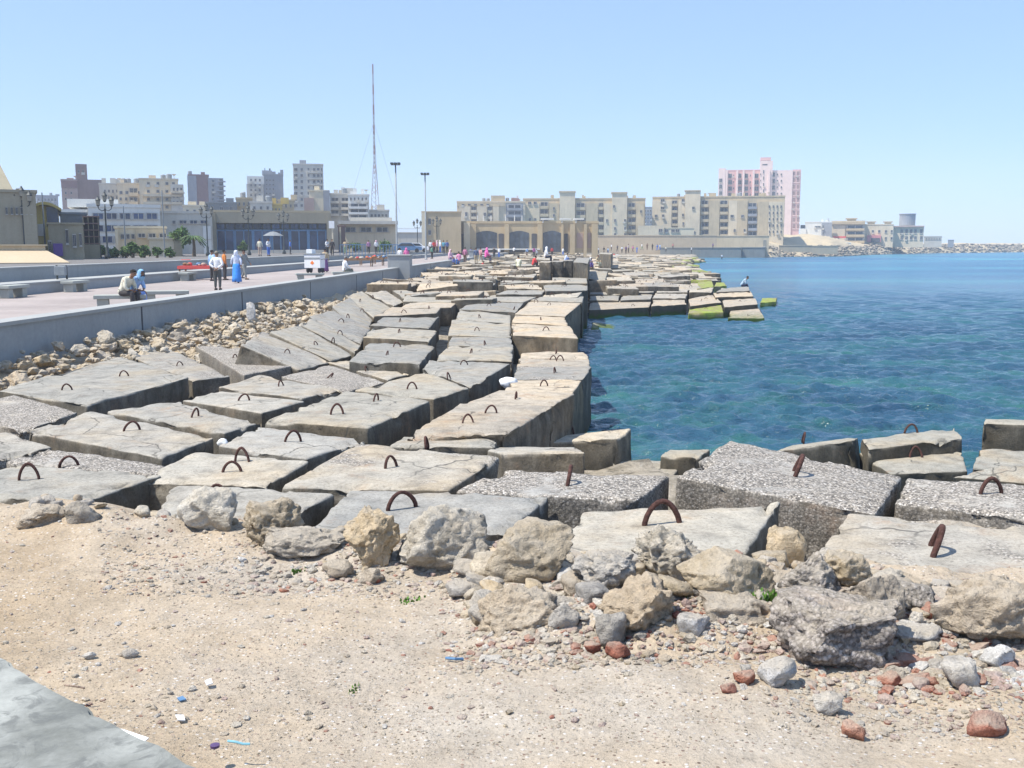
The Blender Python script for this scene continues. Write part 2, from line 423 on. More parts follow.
# promenade paving, street, headland
def pave():
    t = NT('pink_paving'); a = t.noise(.3, 5); b = t.noise(3, 5)
    br = t.n('ShaderNodeTexBrick'); t.L(t.P, br.inputs['Vector']); br.inputs['Scale'].default_value = 1.6
    br.inputs['Color1'].default_value = (.37, .315, .29, 1); br.inputs['Color2'].default_value = (.345, .30, .275, 1); br.inputs['Mortar'].default_value = (.34, .30, .27, 1); br.inputs['Mortar Size'].default_value = .012
    col = t.mix(.7, br.outputs['Color'], t.ramp(a, [(.3, .72), (.7, 1.15)]), 'MULTIPLY')
    col = t.mix(.5, col, t.ramp(b, [(.3, .8), (.7, 1.12)]), 'MULTIPLY')
    return t.done(col, .9, None, .2)
M['pave'] = pave()
def strip(name, L0, L1, y0, y1, z, mat, n=2):
    v = [(lat(L0, y0), y0, z), (lat(L1, y0), y0, z), (lat(L1, y1), y1, z), (lat(L0, y1), y1, z)]
    return obj(name, mesh(name, v, [(0, 1, 2, 3)], [mat]))
kind(strip('promenade', L_STEP, L_PAR, -40, 300, PROM_Z, M['pave']), 'structure')
M['asphalt'] = plain('dusty_asphalt', (.16, .15, .14), .9, .2, .6, .2)
kind(strip('street', 3000, L_BACK, -60, 3000, STREET_Z, M['asphalt']), 'structure')

def long_wall(name, L, th, z0, z1, y0, y1, mat, label, cat, coping=None):
    mb = MB(); P = []
    for y in np.linspace(y0, y1, 40):
        P.append(y)
    V = []; Fc = []
    for y in P:
        for dx, z in ((0, z0), (th, z0), (th, z1), (0, z1)): V.append((lat(L, y)+dx-lat(L, y0), y-y0, z-z0))
    for i in range(len(P)-1):
        for k in range(4): Fc.append((i*4+k, i*4+(k+1) % 4, i*4+4+(k+1) % 4, i*4+4+k))
    Fc += [(3, 2, 1, 0), tuple(len(V)-4+k for k in range(4))]
    mb.add(V, Fc)
    root = empty(name, (lat(L, y0), y0, z0))
    mb.build('wall_body', mat, root)
    if coping:
        mc = MB(); V = []; Fc = []
        for y in P:
            for dx, z in ((-.05, z1+.003), (th+.05, z1+.003), (th+.05, z1+coping), (-.05, z1+coping)): V.append((lat(L, y)+dx-lat(L, y0), y-y0, z-z0))
        for i in range(len(P)-1):
            for k in range(4): Fc.append((i*4+k, i*4+(k+1) % 4, i*4+4+(k+1) % 4, i*4+4+k))
        Fc += [(3, 2, 1, 0), tuple(len(V)-4+k for k in range(4))]
        mc.add(V, Fc); mc.build('coping', M['kerb_grey'], root)
    return tag(root, label, cat)
Y_P1 = gp(427, 267.5, 2.5).y; Y_P2 = gp(508, 256.9, 2.5).y
# parapet facing the blocks: three runs between two pillars; joints as shallow dark strips
def parapet(y0, y1, label, joints):
    o = long_wall('parapet_wall', L_PAR+.0, .45, .6, 2.42, y0, y1, M['parapet'], label, 'wall', .08)
    o['group'] = 'seaward parapet of the promenade'
    for y in joints:
        MB().box(.448, y-y0-.035, .2, .462, y-y0+.035, 1.80).build('joint', M['dark'], o, (DIRX*(y-y0), 0, 0))
parapet(-20, Y_P1, 'grey concrete parapet nearest the viewer, running from the left edge to the tall pillar', [gp(120, 303, 2.5).y, 34.5, 44, 54, 62])
parapet(Y_P1+1.6, Y_P2, 'middle run of grey parapet between the two pillars beside the blocks', [85, 104])
parapet(Y_P2+1.6, 290, 'far run of grey parapet beyond the second pillar', [150])
def pillar(y, w, label):
    root = empty('parapet_pillar', (lat(L_PAR, y)-.25, y, .6))
    MB().box(0, 0, 0, w, 1.6, 2.66).build('shaft', M['parapet'], root, bevel=.02)
    MB().box(-.06, -.06, 2.664, w+.06, 1.66, 2.76).build('cap', M['kerb_grey'], root, bevel=.02)
    tag(root, label, 'pillar', 'square pillars on the seaward parapet')
pillar(Y_P1, 1.5, 'tall square grey pillar ending the nearest parapet run, beside a pink seated group')
pillar(Y_P2, 1.6, 'smaller looking square grey pillar farther along the parapet, left of the seated white figure')
long_wall('step_wall', L_STEP+.6, 1.2, 1.9, 2.42, -30, 290, M['parapet'], 'low grey step running along the landward side of the promenade', 'wall', .06)
long_wall('back_wall', L_BACK+.4, .5, 1.9, 3.0, -30, 96, M['parapet'], 'taller grey retaining wall behind the promenade on the left', 'wall', .06)
long_wall('back_wall', L_BACK+.4, .5, 1.9, 2.84, 97, 290, M['parapet'], 'farther lower stretch of grey retaining wall beyond the white cart', 'wall', .06)

# ------------------------------------------------------------------ sea
def seamat():
    t = NT('sea_water')
    sc = t.scale((.35, 1.0, 1.0)); a = t.noise(.05, 4, .55, sc); b = t.noise(.30, 5, .6, t.scale((.6, 1, 1))); y = t.sep()[1]
    col = t.ramp(b, [(.30, (.014, .048, .090)), (.48, (.022, .074, .120)), (.62, (.030, .108, .130)), (.75, (.044, .160, .125))])
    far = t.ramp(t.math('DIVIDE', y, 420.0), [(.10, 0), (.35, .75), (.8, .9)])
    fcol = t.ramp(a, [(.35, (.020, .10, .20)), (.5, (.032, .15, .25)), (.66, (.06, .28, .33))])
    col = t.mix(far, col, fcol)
    near = t.ramp(t.math('DIVIDE', y, 45.0), [(.3, 1), (.95, 0)])
    grn = t.ramp(t.noise(.5, 5, .6), [(.48, 0), (.66, .6)])
    col = t.mix(t.math('MULTIPLY', near, grn), col, (.03, .14, .07))
    w1 = t.noise(2.2, 5, .6, t.scale((.55, 1, 1))); w2 = t.noise(7, 4, .6, t.scale((.6, 1, 1))); w3 = t.noise(.55, 4, .6, t.scale((.5, 1, 1)))
    nn = t.bump(w3, .5, .25); nn = t.bump(w1, .9, .2, nn); nn = t.bump(w2, .9, .07, nn)
    t.b.inputs['IOR'].default_value = 1.33
    m = t.done(col, t.ramp(far, [(0, .10), (1, .30)]), nn, .42)
    t.L(t.ramp(t.math('DIVIDE', y, 300.0), [(.05, .5), (.7, .2)]), t.b.inputs['Specular IOR Level'])
    return m
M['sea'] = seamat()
rr = [9.0]
while rr[-1] < 5000:
    u_ = min(1, max(0, math.log(rr[-1]/45)/math.log(500/45))); rr.append(rr[-1]*(1+.0023+.022*u_*u_))
rr = np.array(rr); nr, nt = len(rr), 520; th = np.linspace(R(-25), R(95), nt)
TH, RR = np.meshgrid(th, rr); X = RR*np.sin(TH); Y = RR*np.cos(TH); Z = np.zeros_like(X)
dr = np.maximum(np.gradient(rr)[:, None]+0*RR, RR*R(120)/520*.6)
for k in range(46):
    lam = .34*(5.5**rng.random()**1.5); ang = R(195)+rng.normal(0, .75); kx, ky = math.sin(ang)*2*math.pi/lam, math.cos(ang)*2*math.pi/lam
    amp = .0108*lam**.6; ph = rng.random()*6.28
    Z += amp*np.sin(kx*X+ky*Y+ph+.9*np.sin(.21*X+.17*Y+k))*np.clip(lam/dr/3-.8, 0, 1)
sv = np.stack([X, Y, Z], -1).reshape(-1, 3)
i = np.arange((nr-1)*nt).reshape(nr-1, nt)[:, :-1].ravel(); sf = np.stack([i, i+1, i+nt+1, i+nt], -1)
me = bpy.data.meshes.new('sea'); me.vertices.add(len(sv)); me.vertices.foreach_set('co', sv.ravel())
me.loops.add(sf.size); me.loops.foreach_set('vertex_index', sf.ravel().astype(np.int32))
me.polygons.add(len(sf)); me.polygons.foreach_set('loop_start', np.arange(0, sf.size, 4, dtype=np.int32))
me.update(calc_edges=True); me.validate(); me.materials.append(M['sea'])
me.polygons.foreach_set('use_smooth', np.ones(len(me.polygons), dtype=bool))
kind(obj('sea', me), 'structure')
# ------------------------------------------------------------------ concrete blocks
ZX = [0, 6, 9, 11, 13, 17, 22, 30, 45, 52, 60, 400]
ZY = [2.12, 2.1, 2.05, 1.92, 1.78, 1.58, 1.47, 1.47, 1.6, 1.85, 1.9, 1.9]
def zdef(x, y):
    z = 1.9
    for _ in range(12):
        r = ray(x, y); D = r[1]*(z-CAM_Z)/r[2]; z = .5*z + .5*float(np.interp(D, ZX, ZY))
    return z
_tmpl = {}
def cube_template(n):
    if n in _tmpl: return _tmpl[n]
    t = np.concatenate([[-1, -.97, -.9], np.linspace(-.9, .9, n+1)[1:-1], [.9, .97, 1]])
    vs = {}; V = []; Fc = []
    def vid(p):
        k = tuple(round(q, 5) for q in p)
        if k not in vs: vs[k] = len(V); V.append(k)
        return vs[k]
    for ax in range(3):
        for s in (-1, 1):
            for i in range(len(t)-1):
                for j in range(len(t)-1):
                    q = []
                    for a, b in ((i, j), (i+1, j), (i+1, j+1), (i, j+1)):
                        p = [0, 0, 0]; p[ax] = s; p[(ax+1) % 3] = t[a]; p[(ax+2) % 3] = t[b]; q.append(vid(p))
                    Fc.append(tuple(q if s > 0 else q[::-1]))
    _tmpl[n] = (np.array(V), Fc); return _tmpl[n]

def slab_mesh(T, th, n, seed, rough=1.0, r=.05, chip=1.0, down=None):
    """T: four top corners (near-left, near-right, far-right, far-left); returns mesh data about the centroid"""
    T = np.array([list(p) for p in T]); c = T.mean(0)
    nrm = np.cross(T[1]-T[0], T[3]-T[0]); nrm /= np.linalg.norm(nrm)
    if nrm[2] < 0: nrm = -nrm
    dn = -nrm*th if down is None else np.array(down)
    U, Fc = cube_template(n)
    s = np.array([np.linalg.norm(T[1]-T[0])/2, np.linalg.norm(T[3]-T[0])/2, th/2])
    r = min(r, .4*s.min())
    q = U*s; inner = np.clip(q, -(s-r), s-r); d = q-inner; L = np.linalg.norm(d, axis=1, keepdims=True); d = d/np.maximum(L, 1e-9)
    q = inner + d*r; u = q/s
    a = (u[:, :1]+1)/2; b = (u[:, 1:2]+1)/2; w = (1-u[:, 2:3])/2
    P = (1-a)*(1-b)*T[0] + a*(1-b)*T[1] + a*b*T[2] + (1-a)*b*T[3] + w*dn
    ex = (T[1]-T[0])/np.linalg.norm(T[1]-T[0]); ey = np.cross(nrm, ex)
    D = d[:, :1]*ex + d[:, 1:2]*ey + d[:, 2:3]*nrm
    so = seed*3.71
    edge_n = (np.abs(U) > .88).sum(1)
    k = fbm(P*1.1+so, 1, 3)*.012*rough + fbm(P*5+so, 4, 4)*.008*rough
    ch = np.clip(fbm(P*2.6+so, 11, 4)-.22, 0, 1)*.13*chip*(edge_n >= 2)
    ch2 = np.clip(fbm(P*9+so, 15, 3)-.1, 0, 1)*.035*chip*(edge_n >= 2)
    P = P + D*(k-ch-ch2)[:, None]
    return P-c, Fc, Vector(c), Vector(nrm)

def hook_mesh(var):
    rg = random.Random(var); w = .115+.02*rg.random(); h = .165+.03*rg.random(); lean = rg.uniform(-.04, .04)
    pts = [(-w, 0, -.06)]
    for i in range(11):
        t = math.pi*i/10; pts.append((-w*math.cos(t)*(1-.22*math.sin(t)), lean*math.sin(t), .02+(h-.02)*math.sin(t)))
    pts.append((w, 0, -.06))
    mb = MB().tube(pts, .021, 8); me = mesh('lifting_hook', mb.v, mb.f, [M['rust']], True); return me
HOOKS = [hook_mesh(i) for i in range(6)]
QUADS = []; NBLOCK = [0]
BG = 'concrete breakwater blocks'
def block(q, label, hooks=(), z=None, dz=0.0, th=1.25, m='conc', n=None, gap=.985, rough=1.0, chip=1.0, group=BG):
    z0 = z
    if z is None:
        z = zdef(sum(p[0] for p in q)/4, sum(p[1] for p in q)/4)+dz
    zs = z if isinstance(z, (list, tuple)) else [z]*4
    T = [gp(p[0], p[1], zz) for p, zz in zip(q, zs)]
    if not isinstance(z, (list, tuple)) and dz <= .06 and z0 is None:
        T[3] = T[3]+(T[3]-T[0])*.07; T[2] = T[2]+(T[2]-T[1])*.07
    c = sum(T, Vector())/4; T = [c+(p-c)*gap for p in T]
    D = c.y
    if n is None: n = 26 if D < 9 else 16 if D < 14 else 9 if D < 24 else 5
    NBLOCK[0] += 1
    v, f, c, nr_ = slab_mesh(T, th, n, NBLOCK[0], rough, .028 if D < 30 else .04, chip)
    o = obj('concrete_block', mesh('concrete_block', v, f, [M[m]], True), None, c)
    tag(o, label, 'concrete block', group)
    for h in hooks:
        r = Vector(ray(h[0], h[1])); t = (c-Vector((0, 0, CAM_Z))).dot(nr_)/r.dot(nr_); P = Vector((0, 0, CAM_Z))+r*t
        if (P-c).length > 4: P = c.copy()
        hk = obj('lifting_hook', HOOKS[(NBLOCK[0]*3+int(h[0])) % 6], o, P-c, (0, 0, R(h[2] if len(h) > 2 else 0)))
        sc = (h[3] if len(h) > 3 else .62); hq = random.Random(NBLOCK[0]*31+int(h[1])); hk.scale = (sc*hq.uniform(.8, 1.12), sc, sc*hq.uniform(.78, 1.12)); hk.rotation_euler.x = hq.gauss(0, .16); hk.rotation_euler.y = hq.gauss(0, .1)
    QUADS.append(q)
    return o

# --- left, below the parapet
block([(86,404),(190,377),(122,355),(-8,390)], 'wide smooth grey two-hook block with large dark right face near the parapet', [(67,390,20),(124,376,15)], dz=.1)
block([(192,381),(231,376),(174,350),(128,356)], 'pinkish grey block with worn top, directly behind the wide two-hook block at left', [(180,366,50)], dz=.02, m='conc_mid')
block([(244,375),(293,366),(240,348),(197,347)], 'pebble-topped tilted block beside the limestone heap, with one hook on its right half', [(235,358,60)], dz=.05, m='conc_peb')
block([(22,431),(79,412),(18,395),(-50,410)], 'pebbly block cut by the left photo edge, in front of the wide smooth two-hook block', [], m='conc_peb')
block([(-5,459),(54,446),(8,432),(-55,442)], 'small brownish block corner at the left photo edge, below the pebbly one', [], dz=-.03, m='conc_mid')
block([(162,458),(216,437),(96,412),(32,432)], 'cracked pale block with one tall arched hook and ragged front edge, left foreground row', [(132,431,20)], m='conc_pale', chip=1.3)
block([(225,433),(258,423),(183,402),(112,412)], 'pale block with rust streak beside its single narrow hook, right behind the cracked block', [(195,417,70)], m='conc_pale')
block([(152,476),(190,468),(58,448),(12,462)], 'low pebbly block wedged between the cracked block and the front-left slab', [(69,466,20)], dz=-.06, m='conc_peb')
block([(84,502),(164,474),(30,464),(-75,492)], 'large smooth slab at the bottom left with a rusty hook near the photo edge', [(29,479,15)], dz=.0, chip=1.6)
block([(266,486),(311,461),(203,452),(140,482)], 'flat light grey block carrying two overlapping hooks, left of centre foreground', [(232,472,15),(242,462,-15)], dz=-.02, m='conc_light')
block([(307,459),(368,439),(264,427),(222,446)], 'smooth grey block with one round hook, just below the biggest dark-fronted slab', [(293,442,15)], dz=-.05, m='conc_light')
block([(278,487),(450,490),(498,458),(352,446)], 'broad block at centre with pebbly left corner, one standing hook and one edge-on hook', [(391,467,55),(427,447,85)], m='conc_mid', chip=.7)
block([(150,528),(300,512),(333,495),(168,486)], 'dusty block half buried in sand behind the left boulders, hook leaning', [(218,498,30)], dz=-.02, m='conc_pale')
block([(300,536),(509,533),(550,496),(345,492)], 'light block behind the largest pale boulder, hook half hidden', [(402,508,30,.75)], dz=-.0, m='conc_light')
block([(500,453),(586,452),(576,447),(470,446)], 'block with a flat grey front face standing right of the broad centre block', [], z=[1.85,1.85,1.55,1.6], m='conc_light')
block([(452,491),(639,500),(669,477),(500,471)], 'long pebbly block at centre with a single hook seen as a spike', [(568,483,85,.8)], dz=-.0, m='conc_peb')
block([(545,558),(747,553),(782,501),(580,511)], 'light grey block in the centre foreground with the largest arched hook on its top', [(662,525,10,.9)], z=2.06, m='conc_light', chip=.8)
block([(674,476),(878,514),(903,477),(729,440)], 'huge raised block with coarse exposed pebbles and one hook, right of centre', [(795,473,75,.95)], z=[2.12,2.02,1.95,2.1], m='conc_peb', chip=1.2)
block([(893,503),(1100,526),(1100,488),(906,477)], 'pebbly block cut by the right photo edge, carrying a wide arched hook', [(991,494,5,.85)], z=1.98, m='conc_peb')
block([(788,585),(1100,640),(1100,530),(846,511)], 'large whitish block at the lower right with one thick hook and worn white rim', [(932,552,70,.95)], z=[1.98,2.0,2.0,2.02], m='conc_mid', chip=1.2)
# --- right, by the water behind the pebbly pair
block([(772,452),(853,440),(858,437),(792,445)], 'dark sided block at the water, left one of the pair beyond the huge pebbly block', [(803,441,80,.8)], z=[1.0,1.05,.85,.82], m='conc_wet', th=1.4)
block([(868,449),(964,438),(955,427),(860,438)], 'brown topped waterside block at the right carrying an arched rusty hook before the sea', [(911,433,5,.95)], z=1.0, m='conc_wet')
block([(890,474),(968,471),(963,451),(858,452)], 'low smooth grey block with a hook, directly before the brown topped waterside block', [(916,457,5,1.0)], z=.8, m='conc_wet')
block([(982,423),(1075,425),(1070,419),(985,419)], 'upright plain grey block at the right photo edge against the water', [], z=1.15, th=1.5, m='conc_wet')
block([(972,469),(1075,471),(1070,446),(978,449)], 'smooth grey block at the right photo edge in front of the upright one', [], z=.85, m='conc_wet')
block([(950,477),(1075,488),(1075,467),(1003,465)], 'low tilted grey block at the right edge just behind the pebbly hooked block', [], z=[.95,.95,1.1,1.1], m='conc_wet')
block([(660,456),(698,457),(711,449),(664,450)], 'small brown topped block peeping out left of the huge pebbly block', [], z=.95, m='conc_wet')
block([(637,477),(672,477),(685,462),(640,460)], 'small flat grey block between the centre blocks and the water', [], z=.75)
block([(506,444),(618,438),(632,428),(504,441)], 'block jutting into the water with dark front and one hook on its bright top', [(567,434,5,.85)], z=[1.12,1.12,1.15,1.0], m='conc_pale', th=1.4)
block([(598,472),(622,476),(628,456),(600,455)], 'low grey block under the jutting waterside block', [], z=.6, m='conc_wet')
# --- seaward row running away from the viewer
block([(388,446),(496,447),(500,437),(402,437)], 'low pale step in front of the first seaward row blocks', [], dz=-.2)
block([(403,437),(508,434),(552,407),(456,405)], 'cream topped seaward block with two hooks and a broken mossy corner', [(468,424,15),(491,413,10)], m='conc_tan', chip=1.5)
block([(457,405),(552,406),(574,394),(496,391)], 'cream seaward block behind the one with the mossy corner, hook edge-on', [(516,398,80)], m='conc_tan')
block([(500,393),(573,393),(584,379),(511,381)], 'seaward block next to the white bag, with an arched hook', [(544,386,10)], m='conc_tan', dz=-.05)
block([(512,379),(584,379),(592,367),(516,367)], 'pale seaward block with wet dark right half, hook edge-on', [(555,373,75)], m='conc_mid', dz=-.08)
block([(516,366),(591,366),(590,360),(518,359)], 'narrow seaward block with two small hooks, before the tall dark fronted one', [(553,360,20),(560,361,20)], m='conc_tan', dz=-.06)
block([(519,358),(590,358),(586,352),(522,352)], 'thin pinkish seaward block lying just before the tall dark front face', [(556,354,80)], m='conc_tan', dz=-.1)
block([(512,335),(579,338),(571,326),(511,323)], 'raised seaward block whose tall dark front face looks at the viewer', [(546,331,10)], m='conc_tan', dz=.1, th=1.5)
block([(511,322),(569,325),(566,317),(515,314)], 'thin topped pale seaward block right behind the tall dark fronted one', [(541,320,80)], m='conc_tan')
block([(514,314),(566,316),(583,302),(530,300)], 'seaward block with broad dark right wall dropping to the water', [(549,305,10),(514,309,80)], m='conc_tan', th=1.6)
block([(530,300),(583,302),(584,297),(545,295)], 'low grey seaward block beyond the one with the broad dark right wall', [(536,302,15)], th=1.7)
block([(545,291),(588,290),(588,282),(542,284)], 'dark fronted seaward block at the far end of the straight water edge', [(563,287,10),(558,298,60)], z=1.85, th=2.0)
block([(552,283),(588,283),(587,278),(552,277)], 'grey seaward block just before the wedge near the seated blue figure', [(569,281,10)], z=1.95, th=2.0)
block([(584,278),(605,281),(608,271),(587,271)], 'tilted grey block with dark right face at the corner where the pier begins', [(592,276,20)], z=[1.55,1.5,1.85,1.9], th=1.3)
block([(564,278),(582,277),(585,271),(571,272)], 'wedge shaped tilted slab beside the standing blocks', [], z=[1.75,1.85,2.15,1.95], th=.6)
# --- second row, smooth dark grey tops
block([(369,428),(432,400),(346,391),(262,420)], 'biggest smooth slab of the middle row with long dark front and side faces', [(337,414,15),(376,401,70)], dz=.12)
block([(434,399),(470,388),(424,371),(353,390)], 'smooth grey middle row slab adjoining the biggest slab, with one arched hook', [(412,389,15)], dz=.08)
block([(471,387),(512,363),(434,360),(425,370)], 'smooth middle row slab with one edge-on hook beside the white bag', [(449,379,75),(464,365,10)], dz=.06)
block([(434,359),(513,361),(514,348),(447,346)], 'smooth dull grey middle row slab with a narrow dark hook', [(471,353,75)], dz=.03)
block([(447,345),(514,347),(512,338),(452,335)], 'middle row slab with hook seen edge-on, just past the left column gap', [(485,345,80)], dz=.03)
block([(447,335),(512,337),(511,324),(451,320)], 'middle row slab with a single arched hook left of the tall dark front', [(477,331,10)], dz=.06)
block([(455,319),(511,323),(511,316),(459,309)], 'middle row slab with one hook, two slabs beyond the arched one', [(480,318,70)])
block([(460,309),(516,312),(525,302),(468,301)], 'grey middle row slab with a pair of separate hooks', [(489,306,10),(499,303,10)])
block([(470,300),(524,302),(541,295),(492,295)], 'long grey middle row slab tapering to the right, hook at its middle', [(520,294,15)])
block([(495,294),(542,294),(546,290),(513,288)], 'thin middle row slab before the dark fronted far seaward block', [(516,293,40)])
# --- left column of raised blocks
block([(348,361),(421,363),(437,345),(369,342)], 'raised pale grey block nearest of the left column, with two hooks and dark front', [(387,355,80),(397,347,10)], dz=.12)
block([(362,337),(429,341),(439,330),(373,327)], 'raised grey block second nearest of the left column, dark band along its front', [(399,333,80)], dz=.12)
block([(369,325),(430,328),(439,317),(381,318)], 'raised grey block third nearest of the left column with one thin hook', [(400,322,80)], dz=.05)
block([(373,316),(437,313),(441,308),(391,307)], 'cream topped block of the left column with an arched hook facing the viewer', [(404,313,10),(429,309,80)], m='conc_tan')
block([(399,308),(452,307),(459,301),(411,301)], 'pale block of the left column beyond the cream topped one', [(440,301,10)], m='conc_tan')
block([(402,301),(455,302),(467,297),(407,293)], 'flat grey block of the left column with a wide hook near the tall pillar', [(442,299,10),(428,296,80)])
block([(388,380),(412,373),(351,361),(330,363)], 'low cracked block at the foot of the nearest raised left column block', [(367,371,75)], dz=-.12, m='conc_mid')
block([(345,392),(386,382),(332,365),(284,377)], 'low pebbly pinkish block with a thick upright hook, left of the biggest slab', [(329,378,75)], dz=-.08, m='conc_peb')
block([(302,398),(345,389),(265,375),(223,388)], 'pale block with worn top and a thin hook in the middle of the left blocks', [(281,386,70)], m='conc_pale')
block([(262,413),(306,401),(224,391),(186,401)], 'pale block with an arched hook, left of the biggest smooth slab', [(244,401,10)], m='conc_pale')
# --- tilted slabs leaning against the heap
block([(300,370),(331,362),(262,330),(240,344)], 'tilted slab leaning on the rubble, nearest of the leaning slabs', [(287,354,30)], z=[1.45,1.4,1.85,1.95], m='conc_mid')
block([(333,362),(353,355),(300,325),(269,331)], 'second nearest leaning slab, with a dark joint along its lower edge', [(316,345,70)], z=[1.4,1.38,1.85,1.9], m='conc')
block([(356,353),(361,346),(312,317),(300,324)], 'narrow leaning slab between the wider leaning ones', [(333,342,70)], z=[1.38,1.36,1.8,1.85], m='conc')
block([(362,344),(372,328),(332,309),(309,316)], 'leaning slab with two hooks beside the second raised block', [(340,334,30),(341,322,30)], z=[1.36,1.4,1.85,1.85], m='conc_mid')
block([(366,335),(373,320),(350,297),(332,306)], 'long leaning slab with one arched hook, halfway along the limestone heap', [(362,312,30),(348,318,70)], z=[1.4,1.4,1.85,1.85], m='conc')
block([(374,318),(392,308),(362,291),(345,295)], 'leaning slab below the seated man in white on the promenade', [(360,302,70)], z=[1.45,1.45,1.85,1.85], m='conc')
block([(394,306),(404,302),(386,290),(364,292)], 'farthest leaning slab, flat and pale, by the parapet joint', [(373,298,70)], z=[1.5,1.5,1.8,1.8], m='conc_mid')
block([(407,300),(425,297),(410,290),(390,289)], 'small flat grey slab below the parapet, left of the tall pillar', [(401,293,70)], z=[1.5,1.5,1.7,1.7])
# --- standing blocks with people on top
for k, (x0, x1, yt, yb, lab) in enumerate([(539, 551, 262, 277, 'upright grey block on which a white shirted figure sits, leftmost of the standing blocks'),
        (552, 563, 261.5, 276, 'upright dark grey block, middle of the three standing blocks'),
        (564, 573, 260.5, 275, 'upright grey block, rightmost of the three standing blocks')]):
    D = 64+k*1.6; a = pp(x0, yt, D); b = pp(x1, yt, D)
    block([(x0, yt), (x1, yt), (x1+1.2, yt-1.0), (x0+1.6, yt-1.0)], lab, z=a.z, th=1.35, m='conc_mid', n=8)
block([(573,262),(588,263),(590,258),(577,257.5)], 'big dark block behind the standing blocks, white figure beside it', [], z=2.9, th=1.9)
block([(599,253.8),(611,254.3),(613,252.8),(600.5,252.2)], 'dark grey block standing behind the crouching group on the far blocks', [], z=3.0, th=1.6)

# --- the pier that juts into the water
PB = BG
PY = [(320, 53.7), (316, 54.5), (310, 56), (303, 58.5), (297, 62), (292, 65), (287, 70), (281, 78), (275, 90), (265, 130)]
def zp(y): return CAM_Z - math.tan(math.atan((y-384)/F)+PITCH)*float(np.interp(-y, [-a for a, _ in PY], [d for _, d in PY]))
def pb(q, z, label, hooks=(), m='conc_tan', th=1.1, **k):
    if 'awash' not in label and 'inner shore' not in label:
        zc = sum(zp(p[1]) for p in q)/4; z = [.45*zc+.55*zp(p[1]) for p in q]
    return block(q, label, hooks, z=z, m=m, th=th, n=6, **k)
pb([(588,310),(650,307),(652,300),(590,301)], .5, 'front left block of the pier, green algae along its waterline, one hook', [(633,306,10)])
pb([(651,306),(687,304),(684,298),(653,299)], .6, 'pier front block with the tall black shaded face', [(670,301,10)])
pb([(688,313),(724,312),(721,303),(690,306)], [.35,.4,.75,.65], 'pier front block sloping to the sea, covered in bright green algae', [(706,309,10)], m='algae', th=.8)
pb([(727,318),(765,318),(758,306),(731,309)], [.08,.08,.62,.55], 'tan slab tilting down into the water at the pier corner', [(748,316,80)], th=.8)
pb([(724,307),(758,304),(756,298),(722,300)], .78, 'tan block right at the outer end of the pier with one hook', [(740,302,10)])
pb([(715,297),(754,296),(751,291),(713,293)], 1.0, 'flat pale block before the fisherman at the pier end', [(733,294,10)])
pb([(716,292),(750,290.5),(749,286.5),(721,288)], 1.2, 'grey block on which the lone fisherman sits', [], m='conc')
pb([(760,302.5),(776,301.5),(777,297.5),(762,298)], .32, 'low block bright with green algae, awash beyond the pier tip', [], m='algae', th=.6)
pb([(690,306),(722,302),(712,294),(688,299)], .85, 'pink tan pier block above the algae covered slope', [(706,299,10),(701,301,80)])
pb([(652,298),(686,298),(688,293),(655,293)], .8, 'pale pier block behind the black shaded front', [(670,296,10)], m='conc_pale')
pb([(620,300),(651,299),(653,294),(622,294)], .75, 'grey pier block with dark step on its left', [], m='conc')
pb([(589,300),(619,300),(620,295),(590,295)], .72, 'grey pier block against the straight seaward row', [(602,298,10)], m='conc')
pb([(589,294),(621,294),(620,289),(590,289)], .95, 'pale pier block in the second rank, far left', [(604,292,10)], m='conc_pale')
pb([(623,293),(654,292),(655,288),(624,288.5)], 1.0, 'dark edged pier block in the second rank', [(640,291,80)], m='conc')
pb([(656,292),(688,292),(688,288),(657,287.5)], 1.02, 'pale pier block in the middle of the second rank', [(672,290,10)], m='conc_pale')
pb([(689,292),(712,292),(714,287.5),(690,287.5)], 1.1, 'pale pier block left of the fisherman block', [], m='conc_pale')
pb([(697,289),(714,286.5),(712,281),(698,282)], [1.0,1.05,1.35,1.3], 'tilted green algae topped block behind the crouching white figure', [], m='algae', th=.8)
pb([(714,286.5),(727,285.5),(724,282.5),(716,282.5)], .45, 'low green algae block sloping into the water left of the fisherman', [], m='algae', th=.6)
pb([(683,275),(693,273),(690,269),(681,270)], [.7,.75,1.1,1.0], 'pair-left green topped block at the inner shore far behind the pier', [], m='algae', th=.9)
pb([(663,270.5),(675,269.5),(674,265.5),(664,266.5)], [.8,.85,1.2,1.1], 'green topped block on the far inner shore, smaller and higher', [], m='algae', th=.9)
block([(590,334),(622,326.5),(618,325.5),(593,322)], 'lone brown wedge of a block poking out of the water beside the pier', [], z=[-.05,-.02,-.05,.28], m='conc_tan', th=.9, n=7)

